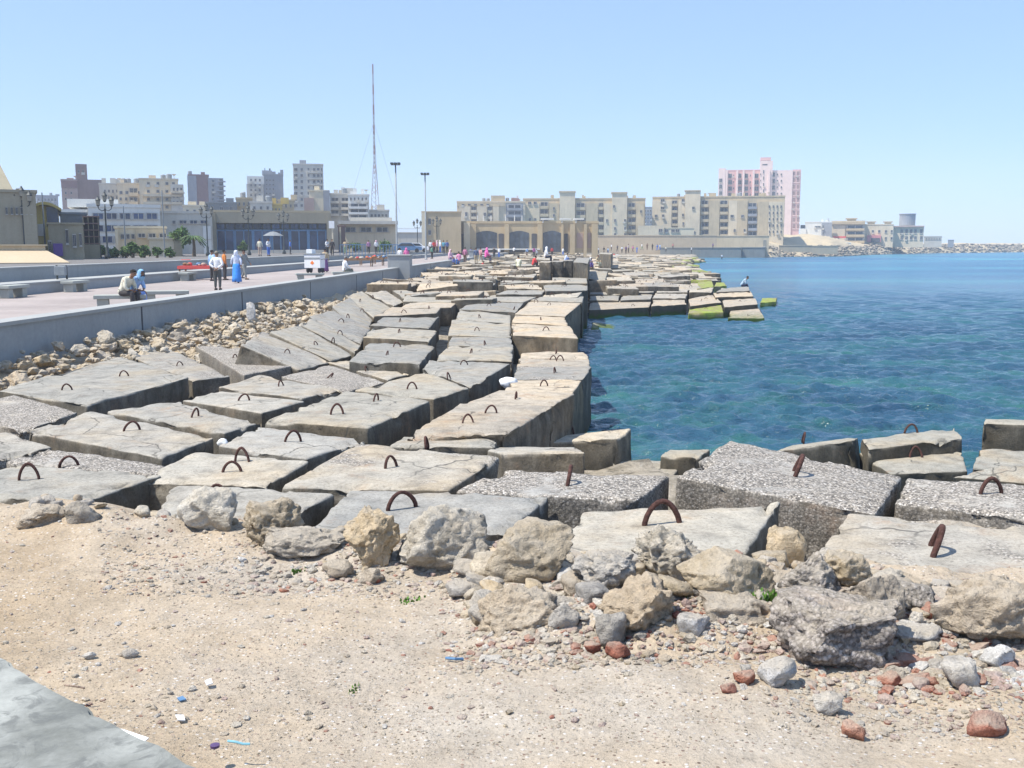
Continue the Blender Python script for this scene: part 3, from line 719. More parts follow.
# --- the rest of the jumbled field, nearest ones as blocks of their own
def inside(q, x, y, s=1.12):
    cx = sum(p[0] for p in q)/4; cy = sum(p[1] for p in q)/4; sg = 0
    for i in range(4):
        a = q[i]; b = q[(i+1) % 4]
        ax, ay = cx+(a[0]-cx)*s, cy+(a[1]-cy)*s; bx, by = cx+(b[0]-cx)*s, cy+(b[1]-cy)*s
        c = (bx-ax)*(y-ay)-(by-ay)*(x-ax)
        if c == 0: continue
        if sg == 0: sg = 1 if c > 0 else -1
        elif (c > 0) != (sg > 0): return False
    return True
HAND = list(QUADS)
FIELD = []; y = 43.0; row = 0
while y < 262:
    e = float(edge(y)); x0 = lat(L_PAR, y)+(2.2 if y < 80 else 1.0); w = 2.1 if y < 120 else 2.6; x = x0+rng.uniform(0, .8)
    while x < e-.4:
        sx = w*rng.uniform(.85, 1.1); sy = w*rng.uniform(.85, 1.15)
        t = np.clip((x-3-.05*(y-50))/4, 0, 1)
        z = (1.75 if y < 50 else 1.9)*(1-t) + 1.15*t + rng.normal(0, .14); z -= .5*np.clip((x-e+3.5)/3, 0, 1)
        px, py, _ = proj((x, y, z)); hit = any(inside(q, px, py) for q in HAND)
        if (y < 53 and x > 3.2) or (y < 63 and x > 4.1): hit = True
        if not hit: FIELD.append((x+rng.normal(0, .15), y+rng.normal(0, .18), z, sx, sy, rng.normal(0, .09), rng.normal(0, .06), rng.normal(0, .06)))
        x += sx+.12
    y += w*1.02; row += 1
FIELD.sort(key=lambda q: q[1])
def field_quad(q):
    x, y, z, sx, sy, rz, tx, ty = q; Rm = Matrix.Rotation(rz, 3, 'Z') @ Matrix.Rotation(tx, 3, 'X') @ Matrix.Rotation(ty, 3, 'Y')
    return [Vector((x, y, z))+Rm @ Vector((a*sx/2, b*sy/2, 0)) for a, b in ((-1, -1), (1, -1), (1, 1), (-1, 1))]
NIND = 185
for k, q in enumerate(FIELD[:NIND]):
    v, f, c, nr_ = slab_mesh(field_quad(q), 1.2, 4, 500+k, 1.2, .06, 1.2)
    mt = ['conc', 'conc_tan', 'conc_pale', 'conc_tan', 'conc_mid', 'conc_tan'][int(rng.integers(6))]
    if q[0] > edge(q[1])-2.6 and rng.random() < .3: mt = 'algae'
    o = obj('concrete_block', mesh('concrete_block', v, f, [M[mt]], True), None, c)
    tag(o, 'bright green algae covered concrete block on the far jumbled field\'s water side' if mt == 'algae' else
           'weathered block lying in the jumbled field of blocks between pier, standing blocks and far parapet', 'concrete block', BG)
    if q[1] < 85:
        for s in ((-.45, 0), (.45, 0))[:1+int(rng.random() < .6)]:
            obj('lifting_hook', HOOKS[k % 6], o, (s[0]+rng.normal(0, .1), rng.normal(0, .2), -.02), (0, 0, rng.uniform(-.5, 1.6)), (.72, .72, .72))
V = []; Fc = []; mi = []
for k, q in enumerate(FIELD[NIND:]):
    v, f, c, nr_ = slab_mesh(field_quad(q), 1.2, 1, 900+k, 1.5, .08, 1)
    b = len(V); V += (v+np.array(c)).tolist(); Fc += [tuple(i+b for i in g) for g in f]
    a = int(rng.integers(4)); a = 4 if (q[0] > edge(q[1])-3 and rng.random() < .35) else a
    mi += [a]*len(f)
kind(obj('distant_blocks', mesh('distant_blocks', V, Fc, [M['conc'], M['conc_tan'], M['conc_pale'], M['conc_mid'], M['algae']], True, mi)), 'stuff')
tag(bpy.data.objects['distant_blocks'], 'far mass of tumbled concrete blocks curving along the shore beyond the pier', 'concrete blocks')
print('BLOCKS', NBLOCK[0], 'FIELD', len(FIELD))
# ------------------------------------------------------------------ rocks
_ico = {}
def ico(n):
    if n not in _ico:
        bm = bmesh.new(); bmesh.ops.create_icosphere(bm, subdivisions=n, radius=1)
        _ico[n] = (np.array([v.co[:] for v in bm.verts]), [tuple(v.index for v in f.verts) for f in bm.faces]); bm.free()
    return _ico[n]
def rock_shape(seed, lvl=4, size=(1, 1, 1), cuts=15, rough=1.0, flat=0):
    rg = np.random.default_rng(seed); U, Fc = ico(lvl); P = U.copy()
    P = U*(1+fbm(U*1.4+seed, seed, 3)*.22)[:, None]
    for k in range(cuts):
        n = rg.normal(size=3); n /= np.linalg.norm(n); d = rg.uniform(.5, .86)
        P = P - np.clip(P @ n-d, 0, 9)[:, None]*n*.93
    if flat: P = P - np.clip(P[:, 2]-flat, 0, 9)[:, None]*np.array([0, 0, 1])*.9
    N = U
    k = fbm(P*2.6+seed, seed+5, 5)*.075*rough - np.abs(fbm(P*4.5+seed, seed+9, 5))*.10*rough + fbm(P*15+seed, seed+3, 3)*.018*rough
    P = P+N*k[:, None]
    lo_, hi_ = P.min(0), P.max(0); P = (P-lo_)/(hi_-lo_)*2-1      # fill the box exactly
    return P*np.array(size)/2, Fc
def rock(px, label, m, z=None, name='boulder', cat='boulder', seed=None, lvl=4, depth=.8, rot=0, rough=1.0, flat=0, sink=.22, group=None, cuts=15):
    x0, y0, x1, y1 = px
    if z is None:
        z = 2.2
        for _ in range(8):
            p = gp((x0+x1)/2, y1, z); z = float(sand_h(np.array([p.x]), np.array([p.y]))[0])
    p = gp((x0+x1)/2, y1, z); _, _, d = proj(p)
    w = (x1-x0)*d/F; h = (y1-y0)*d/F*(1.0); dp = w*depth
    h = max(h-dp*.10, .3*h)
    seed = seed or int(x0*7+y0*13)
    if lvl == 4 and x1-x0 > 55: lvl = 5
    v, f = rock_shape(seed, lvl, (w, dp, h*(1+sink)), cuts, rough, flat)
    o = obj(name, mesh(name, v, f, [M[m]], True), None, (p.x, p.y+dp*.42, z+h*(1+sink)/2-h*sink), (0, 0, 0))
    return tag(o, label, cat, group)

GB = 'boulders along the edge of the sand'
rock((172,487,232,532), 'pale squarish boulder with brown underside, leftmost of the boulders on the sand edge', 'rock_pale', group=GB, flat=.7)
rock((236,498,300,548), 'brown crumbly boulder with jagged top, second from the left on the sand edge', 'rock_tan', group=GB, rough=1.8)
rock((256,526,346,560), 'flat light grey slab-like boulder with a dark underside beside the brown crumbly one', 'rock_grey', group=GB, flat=.5)
rock((342,504,400,568), 'tan boulder with an ochre yellow patch, left of the biggest pale boulder', 'rock_tan', group=GB, rough=1.5)
rock((392,488,436,530), 'ochre brown rock leaning behind the biggest pale boulder', 'rock_tan', group=GB, rough=1.5)
rock((391,506,488,577), 'biggest pale rounded boulder in the middle of the sand edge', 'rock_pale', group=GB, seed=21)
rock((484,523,577,583), 'large tan boulder with flat sloping top and shaded right face', 'rock_tan', group=GB, seed=33, flat=.75, cuts=6)
rock((452,560,484,578), 'small dark grey stone tucked between the two big middle boulders', 'rock_grey', group=GB, lvl=3)
rock((476,588,560,632), 'low dusty grey mound of stone sunk in the sand before the large tan boulder', 'rock_dust', group=GB, rough=1.4, sink=.5)
rock((548,604,580,630), 'small grey hump beside the low dusty mound', 'rock_grey', group=GB, lvl=3, sink=.4)
rock((572,550,642,590), 'whitish rough rock right of the large tan boulder', 'rock_grey', group=GB, rough=1.5)
rock((635,524,706,582), 'craggy white rock full of hollows in front of the large arched hook', 'rock_pale', group=GB, rough=2.2, seed=57)
rock((600,580,686,643), 'dusty crumbly mound of tan rubble in the right middle foreground', 'rock_dust', group=GB, rough=1.8, sink=.5)
rock((681,549,786,607), 'large rounded smooth tan boulder in front of the centre foreground block', 'rock_tan', group=GB, seed=71, rough=.6)
rock((766,526,808,571), 'cube shaped tan rock wedged between the centre block and the whitish block', 'rock_tan', group=GB, z=2.0, cuts=5, flat=.7)
rock((704,595,792,640), 'low flat dusty slab of rock above the green weed', 'rock_dust', group=GB, sink=.5, flat=.5)
rock((784,554,850,611), 'dark pebbly lump of broken concrete beside the whitish block', 'rock_cong', group=GB, rough=1.3)
rock((823,551,879,593), 'tan brown boulder with shaded lower half behind the pebbly lump', 'rock_tan', group=GB, seed=93)
rock((847,574,914,630), 'grey boulder with a dark hollow face, right of the pebbly lump', 'rock_dust', group=GB, seed=97)
rock((897,583,945,614), 'broken pebbly corner of concrete in the shadow behind the grey boulder', 'rock_cong', group=GB, lvl=3)
rock((786,604,920,672), 'big conglomerate slab with reddish top, lowest of the boulders at the right', 'rock_red', group=GB, flat=.35, rough=1.2, seed=107, depth=.95, sink=.35)
rock((940,574,1052,652), 'very large sandy boulder cut by the right photo edge', 'rock_dust', group=GB, seed=109, rough=1.3)
rock((762,658,800,690), 'small bright white angular stone right of the red bricks', 'white_stone', group=GB, lvl=3, name='stone', cat='stone')
rock((972,714,1013,739), 'rounded red brick lump at the bottom right corner', 'brick', name='brick_fragment', cat='brick', lvl=3, rough=.6)
rock((735,671,758,686), 'broken red brick beside the bright white stone, the larger of a touching pair', 'brick', name='brick_fragment', cat='brick', lvl=3)
rock((721,683,738,694), 'broken red brick, the smaller of the touching pair left of the white stone', 'brick', name='brick_fragment', cat='brick', lvl=3)
rock((919,603,941,619), 'dark red brick piece in the shade of the grey boulder', 'brick', name='brick_fragment', cat='brick', lvl=3)
rock((880,672,905,688), 'red brick piece just below the big conglomerate slab', 'brick', name='brick_fragment', cat='brick', lvl=3)
rock((606,644,632,660), 'orange red brick shard lying under the dusty rubble mound', 'brick', name='brick_fragment', cat='brick', lvl=3, flat=.5)
rock((584,642,602,655), 'red brick shard left of the orange one under the rubble mound', 'brick', name='brick_fragment', cat='brick', lvl=3, flat=.5)
rock((844,722,866,740), 'brownish red brick crumb on the sand at the lower right', 'brick', name='brick_fragment', cat='brick', lvl=3)
rock((814,694,846,716), 'white plaster chip with dark underside on the lower right sand', 'white_stone', name='plaster_chip', cat='chip', lvl=3, flat=.3)
rock((895,628,950,646), 'thin cream plaster plate leaning below the broken pebbly corner', 'white_stone', name='plaster_chip', cat='chip', lvl=3, flat=.2)
rock((910,611,925,627), 'small upright white chip touching the dark red brick', 'white_stone', name='plaster_chip', cat='chip', lvl=3)
rock((943,660,985,690), 'pale flat broken slab under the very large sandy boulder', 'white_stone', name='plaster_chip', cat='chip', lvl=3, flat=.3)
rock((985,648,1020,672), 'cream wedge of broken plaster at the right edge', 'white_stone', name='plaster_chip', cat='chip', lvl=3, flat=.5)
rock((678,615,712,637), 'white and red broken tile at the right end of the rubble mound', 'white_stone', name='plaster_chip', cat='chip', lvl=3, flat=.4)
rock((596,612,628,650), 'upright wedge of brown stone leaning against the rubble mound', 'rock_grey', name='stone', cat='stone', lvl=3)
rock((186,686,196,692), 'tiny white pebble of plaster near the grey ledge', 'white_stone', name='stone', cat='stone', lvl=2)
rock((80,653,94,660), 'small pinkish white stone lying on the open sand at left', 'white_stone', name='stone', cat='stone', lvl=2)
rock((120,648,137,659), 'small grey stone lying on the open sand near the ledge', 'rock_grey', name='stone', cat='stone', lvl=2)
rock((15,505,62,528), 'dusty stone heap end under the front-left slab', 'rock_dust', group=GB, rough=1.6, sink=.4)
rock((62,500,96,524), 'grey broken lump under the corner of the front-left slab', 'rock_grey', group=GB, rough=1.6, lvl=3)
rock((320,560,352,580), 'small brown clod before the ochre patched boulder', 'rock_dust', group=GB, lvl=3, rough=1.5)
rock((355,568,384,585), 'small rounded tan clod below the ochre patched boulder', 'rock_dust', group=GB, lvl=3, rough=1.5)

# medium debris, each its own stone
def drop(x, y, s, m, name, label, cat, group, lvl=2, k=0):
    z = float(sand_h(np.array([x]), np.array([y]))[0])
    sz = np.array([s*rng.uniform(.8, 1.4), s*rng.uniform(.7, 1.1), s*rng.uniform(.35, .7)])
    v, f = rock_shape(2000+k, lvl, sz, 7, .8, .6)
    o = obj(name, mesh(name, v, f, [M[m]], lvl > 2), None, (x, y, z+sz[2]*.22), (rng.normal(0, .2), rng.normal(0, .2), rng.uniform(0, 6.3)))
    return tag(o, label, cat, group)
k = 0
def debris(n, x0, x1, y0, y1, smin, smax, bf=.34):
    global k
    for _ in range(n):
        px = rng.uniform(x0, x1); py = rng.uniform(y0, y1); p = gp(px, py, 2.2); u = rng.random(); s = rng.uniform(smin, smax); k += 1
        if u < bf: drop(p.x, p.y, s, 'brick', 'brick_fragment', 'palm sized or smaller red brick fragment scattered in the rubble strip below the boulders', 'brick', 'small red brick fragments', 2, k)
        elif u < bf+.2: drop(p.x, p.y, s, 'white_stone', 'plaster_chip', 'small white plaster chip scattered in the rubble strip below the boulders', 'chip', 'small white plaster chips', 2, k)
        elif u < bf+.36: drop(p.x, p.y, s, 'pinkstone', 'tile_fragment', 'small pinkish tile fragment scattered in the rubble strip below the boulders', 'tile', 'small pink tile fragments', 2, k)
        else: drop(p.x, p.y, s, 'rock_grey' if u < .86 else 'rock_dust', 'stone', 'small grey or tan loose stone scattered in the rubble strip below the boulders', 'stone', 'small loose stones', 2, k)
debris(75, 500, 800, 618, 668, .025, .075)
debris(55, 860, 1024, 640, 735, .03, .10)
debris(22, 700, 900, 660, 750, .02, .06, .2)
debris(44, 240, 480, 555, 600, .02, .06, .08)
debris(40, 470, 700, 575, 625, .05, .13, .06)
BANK = 'broken stones of the rubble bank'
for k2 in range(85):
    px = rng.uniform(465, 985); py = rng.uniform(560, 648) if px < 800 else rng.uniform(600, 665); p = gp(px, py, 2.2); k += 1
    drop(p.x, p.y, rng.uniform(.06, .20), ['rock_dust', 'rock_tan', 'rock_pale', 'rock_grey'][int(rng.integers(4))], 'broken_stone', 'fist sized or bigger broken beige stone in the bank between boulders and rubble strip', 'stone', BANK, 3, k)
debris(36, 690, 960, 625, 665, .04, .10, .2)

for k2 in range(46):
    px = rng.uniform(30, 400); py = rng.uniform(506, 530)+max(0, px-150)*.14; p = gp(px, py, 2.2); k += 1
    drop(p.x, p.y, rng.uniform(.05, .16), ['rock_dust', 'rock_tan', 'rock_pale', 'rock_grey'][int(rng.integers(4))], 'broken_stone', 'broken pale stone at the upper sand edge left of the biggest pale boulder', 'stone', 'broken stones at the upper sand edge', 3, k)
# gravel: uncountable grit on the sand
def gravel(name, n, regs, s0, s1, mats, label, seed):
    rg = np.random.default_rng(seed); U, Fc = ico(1); nv = len(U); PX = []; 
    for (x0, x1, y0, y1, wgt) in regs:
        m = int(n*wgt); PX.append(np.stack([rg.uniform(x0, x1, m), rg.uniform(y0, y1, m)], -1))
    PX = np.concatenate(PX); m = len(PX); G = np.array([gp(a, b, 2.25)[:] for a, b in PX])
    keep = (G[:, 1] < front(G[:, 0])+.9); G = G[keep]; m = len(G)
    z = sand_h(G[:, 0], G[:, 1]); s = s0*(s1/s0)**(rg.random(m)**2.2)
    S = rg.uniform(.6, 1.3, (m, 1, 3))*s[:, None, None]; S[:, :, 2] *= .6
    jit = rg.uniform(.65, 1.25, (m, nv, 1)); a = rg.uniform(0, 6.3, m); ca, sa = np.cos(a), np.sin(a)
    P = U[None]*jit*S/1.0; X = P[:, :, 0]*ca[:, None]-P[:, :, 1]*sa[:, None]; Y = P[:, :, 0]*sa[:, None]+P[:, :, 1]*ca[:, None]
    V = np.stack([X+G[:, :1], Y+G[:, 1:2], P[:, :, 2]+z[:, None]+.2*S[:, :, 2]], -1).reshape(-1, 3)
    F_ = (np.array(Fc)[None]+(np.arange(m)*nv)[:, None, None]).reshape(-1, 3)
    mi = np.repeat(rg.integers(0, len(mats), m), len(Fc))
    o = obj(name, mesh(name, V, F_.tolist(), [M[q] for q in mats], False, mi)); kind(o, 'stuff')
    return tag(o, label, 'gravel')
GM = ['rock_pale', 'rock_grey', 'white_stone', 'pinkstone', 'rock_dust', 'rock_dust', 'pinkstone', 'rock_pale', 'white_stone', 'rock_pale', 'rock_tan', 'brick', 'rock_dust', 'pinkstone']
gravel('gravel', 9500, [(-40, 1064, 510, 760, .20), (100, 540, 515, 600, .32), (440, 800, 590, 690, .28), (780, 1060, 620, 768, .20)], .0045, .020, GM, 'loose gravel and crumbs of stone covering the sandy foreground', 5)
gravel('rubble_grit', 1300, [(240, 520, 545, 590, .30), (470, 780, 610, 665, .38), (860, 1050, 640, 720, .32)], .014, .034, GM, 'coarser grit of brick, tile and plaster in the rubble strip', 6)
gravel('stone_chips', 1500, [(480, 800, 612, 680, .45), (800, 1060, 640, 730, .35), (560, 900, 560, 640, .2)], .012, .036, ['white_stone', 'pinkstone', 'rock_pale', 'white_stone', 'rock_dust', 'pinkstone', 'rock_pale', 'brick'], 'dense pale chips of stone, tile and plaster in the lower right rubble', 7)
gravel('coarse_sand', 14000, [(-40, 1064, 560, 790, 1)], .0022, .006, ['rock_dust', 'rock_tan', 'rock_pale', 'rock_dust', 'rock_grey', 'rock_dark'], 'fine coarse grains lying on the open sand', 8)

# grey ledge at the bottom left corner
LE = [gp(-60, 632, 2.52), gp(0, 655, 2.52), gp(58, 690, 2.52), gp(104, 716, 2.52), gp(208, 768, 2.52), gp(330, 835, 2.52), gp(-60, 900, 2.52)]
bm = bmesh.new()
dv_ = (LE[1]-LE[4]).normalized(); pn_ = Vector((-dv_.y, dv_.x, 0)); pn_ = pn_ if pn_.dot(Vector((0, 0, 0))-LE[1]) > 0 else -pn_
LE = [LE[1]+dv_*5]+LE[1:5]+[LE[4]-dv_*4, LE[4]-dv_*4+pn_*.9, LE[1]+dv_*5+pn_*.9]
for q_ in LE: q_.z = 2.52
rl = random.Random(4); L2 = []
for i_ in range(len(LE)):
    a_, b_ = LE[i_], LE[(i_+1) % len(LE)]; L2.append(a_)
    if 0 <= i_ <= 4:
        for q_ in range(1, 7):
            t_ = q_/7; p_ = a_.lerp(b_, t_); n_ = Vector((-(b_-a_).y, (b_-a_).x, 0)).normalized(); L2.append(p_+n_*rl.gauss(0, .006))
LE = L2
c0 = sum(LE, Vector())/len(LE)
top = [bm.verts.new(p-c0) for p in LE]; f = bm.faces.new(top)
if f.normal.z < 0: bmesh.ops.reverse_faces(bm, faces=[f])
ex = bmesh.ops.extrude_face_region(bm, geom=[f]); dv = [g for g in ex['geom'] if isinstance(g, bmesh.types.BMVert)]
bmesh.ops.translate(bm, verts=dv, vec=(0, 0, -.3))
bmesh.ops.recalc_face_normals(bm, faces=bm.faces)
bmesh.ops.bevel(bm, geom=[e for e in bm.edges if abs(e.verts[0].co.z-e.verts[1].co.z) < .01], offset=.015, segments=2, affect='EDGES')
me = bpy.data.meshes.new('concrete_ledge'); bm.to_mesh(me); bm.free()
t = NT('wet_look_grey_concrete'); a = t.noise(2.2, 5, .6); b = t.noise(9, 6, .65, dist=1); g = t.noise(70, 4, .7)
col = t.ramp(a, [(.36, (.17, .175, .155)), (.5, (.27, .275, .25)), (.66, (.37, .375, .34))])
col = t.mix(t.ramp(b, [(.50, 0), (.62, .75)]), col, (.13, .135, .125)); col = t.mix(.4, col, t.ramp(g, [(.3, .7), (.7, 1.12)]), 'MULTIPLY')
M['ledge'] = t.done(col, .75, t.bump(b, .3, .01), .3); me.materials.append(M['ledge'])
tag(obj('concrete_ledge', me, None, c0), 'smooth grey concrete ledge corner at the bottom left of the photo', 'ledge')

# litter
def sheet(px, m, name, label, cat, z=.008, h=.02):
    h = min(h, .022); cxp = sum(a for a, b in px)/len(px); cyp = sum(b for a, b in px)/len(px)
    if px[0][0] > 150: px = [(cxp+(a-cxp)*.72, cyp+(b-cyp)*.6) for a, b in px]
    P = [gp(a, b, 2.43) for a, b in px]; c = sum(P, Vector())/len(P); zz = float(sand_h(np.array([c.x]), np.array([c.y]))[0])
    n = len(P); hh = [random.uniform(.004, h) for _ in P]; V = [(p.x-c.x, p.y-c.y, z+hh[i]) for i, p in enumerate(P)]+[(p.x-c.x, p.y-c.y, z+hh[i]-.004) for i, p in enumerate(P)]
    Fc = [tuple(range(n)), tuple(range(n, 2*n))[::-1]]+[(i, i+n, (i+1) % n+n, (i+1) % n) for i in range(n)]
    return tag(obj(name, mesh(name, V, Fc, [M[m]]), None, (c.x, c.y, zz)), label, cat)
sheet([(117,714),(124,715),(148,725),(141,728)], 'whitepaint', 'paper_scrap', 'white paper strip lying at the edge of the grey ledge', 'paper')
sheet([(172,693),(184,692),(186,698),(176,701)], 'whitepaint', 'paper_scrap', 'crumpled white paper scrap on the sand above the blue string', 'paper', h=.05)
sheet([(198,756),(214,752),(216,760),(204,764)], 'whitepaint', 'paper_scrap', 'torn white paper beside the ledge at the bottom edge', 'paper', h=.05)
sheet([(174,672),(182,670),(187,673),(178,676)], 'metal_blue', 'wrapper', 'small blue and white wrapper on the sand', 'wrapper', h=.012, z=.004)
sheet([(202,657),(211,655),(213,660),(205,662)], 'whitepaint', 'paper_scrap', 'small white scrap at the middle of the left sand', 'paper', h=.04)
p = gp(215, 747, 2.42); mb = MB().lathe([(.0, .004), (.012, .004), (.015, 0), (.015, .008), (.0, .009)], 14); M['purple_cap'] = plain('purple_plastic', (.10, .06, .14), .4)
tag(mb.build('bottle_cap', M['purple_cap'], None, p), 'small dark purple bottle cap on the sand near the ledge', 'cap')
M['string'] = plain('blue_string', (.2, .42, .5), .7)
mb = MB().tube([gp(228, 741, 2.43), gp(236, 742, 2.435), gp(243, 744, 2.43), gp(250, 744, 2.43)], .004, 6)
tag(mb.build('string', M['string']), 'pale blue string lying on the sand right of the bottle cap', 'string')
mb = MB().tube([gp(65, 685, 2.40), gp(75, 686, 2.41), gp(85, 688, 2.40)], .004, 6)
tag(mb.build('stick', M['pinkstone']), 'thin pale stick lying along the ledge edge', 'stick')
mb = MB().tube([gp(446, 658, 2.3), gp(455, 659, 2.31), gp(463, 659, 2.3)], .006, 6)
tag(mb.build('pen', M['metal_blue']), 'small blue stick on the sand below the dusty mound', 'stick')
# white bag between the rows, foam in the crack, white stone on the heap
def blob(px, z, m, name, label, cat, seed, rough=.6):
    x0, y0, x1, y1 = px; p = gp((x0+x1)/2, y1, z); _, _, d = proj(p); w = (x1-x0)*d/F; h = (y1-y0)*d/F
    v, f = rock_shape(seed, 3, (w, w*.8, h), 3, rough); return tag(obj(name, mesh(name, v, f, [M[m]], True), None, (p.x, p.y, z+h*.5)), label, cat)
blob((499,377,518,389), 1.40, 'whitepaint', 'plastic_bag', 'bulging white plastic bag stuck between middle and seaward rows', 'bag', 501)
blob((217,438,229,449), 1.62, 'whitepaint', 'foam_lump', 'white foam lump stuck in the crack between pale blocks', 'foam', 502)
rock((246,301,256,318), 'upright white stone standing on top of the limestone heap', 'white_stone', z=1.95, lvl=3, name='stone', cat='stone')

# weeds
def weed(px, py, w, n, label, L=.045):
    c = gp(px, py, 2.25); c.z = float(sand_h(np.array([c.x]), np.array([c.y]))[0]); mb = MB()
    for i in range(n):
        x = random.gauss(0, w/2.4); y = random.gauss(0, .03); a = random.uniform(0, 6.28); l = random.uniform(.5, 1.0)*L; t = random.uniform(.1, .6); b = .006
        dx, dy = math.cos(a), math.sin(a)
        mb.add([(x-dy*b, y+dx*b, -.01), (x+dy*b, y-dx*b, -.01), (x+dx*l*t+dy*b, y+dy*l*t-dx*b, l*.6), (x+dx*l*1.4*t, y+dy*l*1.4*t, l), (x+dx*l*t-dy*b, y+dy*l*t+dx*b, l*.6)], [(0, 1, 2, 3, 4)])
    return tag(mb.build('weed', M['weed'], None, c), label, 'weed')
weed(752, 640, .30, 170, 'low green weed growing in the rubble left of the conglomerate slab')
weed(733, 636, .10, 90, 'small green weed tuft touching the low flat dusty rock')
weed(410, 602, .08, 26, 'tiny green tuft on the sand below the biggest pale boulder', .018)
weed(300, 567, .05, 20, 'tiny green tuft at the foot of the flat light grey boulder', .02)
weed(355, 702, .025, 16, 'few green blades on the open sand at the bottom centre', .014)

# limestone heap along the parapet, each rock its own
HEAP = 'limestone rocks heaped against the parapet'
nh = 0
for k in range(700):
    y = 15.5 + 26*rng.random()**1.15
    if k % 5 == 0: y = rng.uniform(42, 66)
    wd = 2.7 if y < 34 else 2.0 if y < 42 else 1.2
    d = rng.random()**1.3*wd; x = lat(L_PAR, y)+.75+d
    z = 1.86-(.12 if y < 21 else 0)-.30*d + rng.normal(0, .10) if y < 42 else 1.6-.25*d
    px, py, dd = proj((x, y, z))
    if px < -60: continue
    if any(inside(q, px, py, .92) for q in HAND): continue
    s = rng.uniform(.17, .46)*(1.0 if y < 42 else .8); nh += 1
    if nh > 290: break
    v, f = rock_shape(3000+k % 60, 3, (s*rng.uniform(.8, 1.5), s, s*rng.uniform(.55, .95)), 22, 1.6)
    o = obj('limestone_rock', mesh('limestone_rock', v, f, [M[['rock_pale', 'rock_tan', 'rock_dust', 'rock_tan'][int(rng.integers(4))]]], k % 3 == 0), None, (x, y, z-.10), (rng.normal(0, .3), rng.normal(0, .3), rng.uniform(0, 6.3)))
    tag(o, 'pale jagged limestone rock in the heap piled along the foot of the parapet', 'rock', HEAP)
print('HEAP', nh)
V = []; Fc = []; mi = []; rg = np.random.default_rng(91)
for k in range(2600):
    y = 14+30*rg.random()**1.1 if k % 5 else rg.uniform(42, 70); d = rg.random()*(3.4 if y < 34 else 2.4); x = lat(L_PAR, y)+.6+d
    z = (1.84-.30*d if y < 42 else 1.58-.25*d)+rg.normal(0, .05); s = rg.uniform(.06, .2)
    v, f = rock_shape(4500+k % 30, 1, (s*rg.uniform(.8, 1.5), s, s*.8), 8, 1); b_ = len(V); V += (v+np.array((x, y, z-.06))).tolist(); Fc += [tuple(q+b_ for q in g) for g in f]; mi += [int(rg.integers(4))]*len(f)
tag(kind(obj('rubble_fill', mesh('rubble_fill', V, Fc, [M[q] for q in ('rock_pale', 'rock_tan', 'rock_dust', 'rock_tan')], False, mi)), 'stuff'), 'small broken stone filling the heap between the larger limestone rocks', 'rubble')
# bank that carries the heap
def bank_h(X, Y):
    par = -L_PAR+DIRX*Y; p = np.stack([X, Y, 0*X], -1).reshape(-1, 3)
    return 1.72 - .30*np.clip(X-par, 0, 20) + fbm(p*1.2, 8, 4).reshape(X.shape)*.12
ys = np.linspace(6, 75, 150); V = []; nx = 26
for y in ys:
    for j in range(nx): V.append((lat(L_PAR, y)+.2+j*.22, y, 0))
V = np.array(V); V[:, 2] = bank_h(V[:, 0], V[:, 1])
i = np.arange((len(ys)-1)*nx).reshape(-1, nx)[:, :-1].ravel(); Fb = np.stack([i, i+1, i+nx+1, i+nx], -1)
kind(obj('rubble_bank', mesh('rubble_bank', V, Fb.tolist(), [M['rock_tan']], True)), 'structure')
# ------------------------------------------------------------------ buildings
def unit_window(two=False):
    mb = MB(); b = .09
    mb.box(-.5, -.05, 0, .5, .0, 1, 1)                       # glass
    for x0, x1, z0, z1 in ((-.5, -.5+b, 0, 1), (.5-b, .5, 0, 1), (-.5+b, .5-b, 1-b*.8, 1), (-.5+b, .5-b, 0, b*.8)): mb.box(x0, -.13, z0, x1, -.052, z1, 0)
    mb.box(-.03, -.12, b*.8, .03, -.053, 1-b*.8, 0)
    mb.box(-.6, -.25, -.07, .6, -.002, -.005, 0)              # sill
    return mb
_wm = {}
def win_mesh(fm, gm):
    if (fm, gm) not in _wm:
        mb = unit_window(); _wm[(fm, gm)] = mesh('window', mb.v, mb.f, [M[fm], M[gm]], False, mb.m)
    return _wm[(fm, gm)]
_a = MB().box(-.45, -.25, 0, .45, .25, .6); AC = mesh('air_conditioner', _a.v, _a.f, [M['offwhite']])
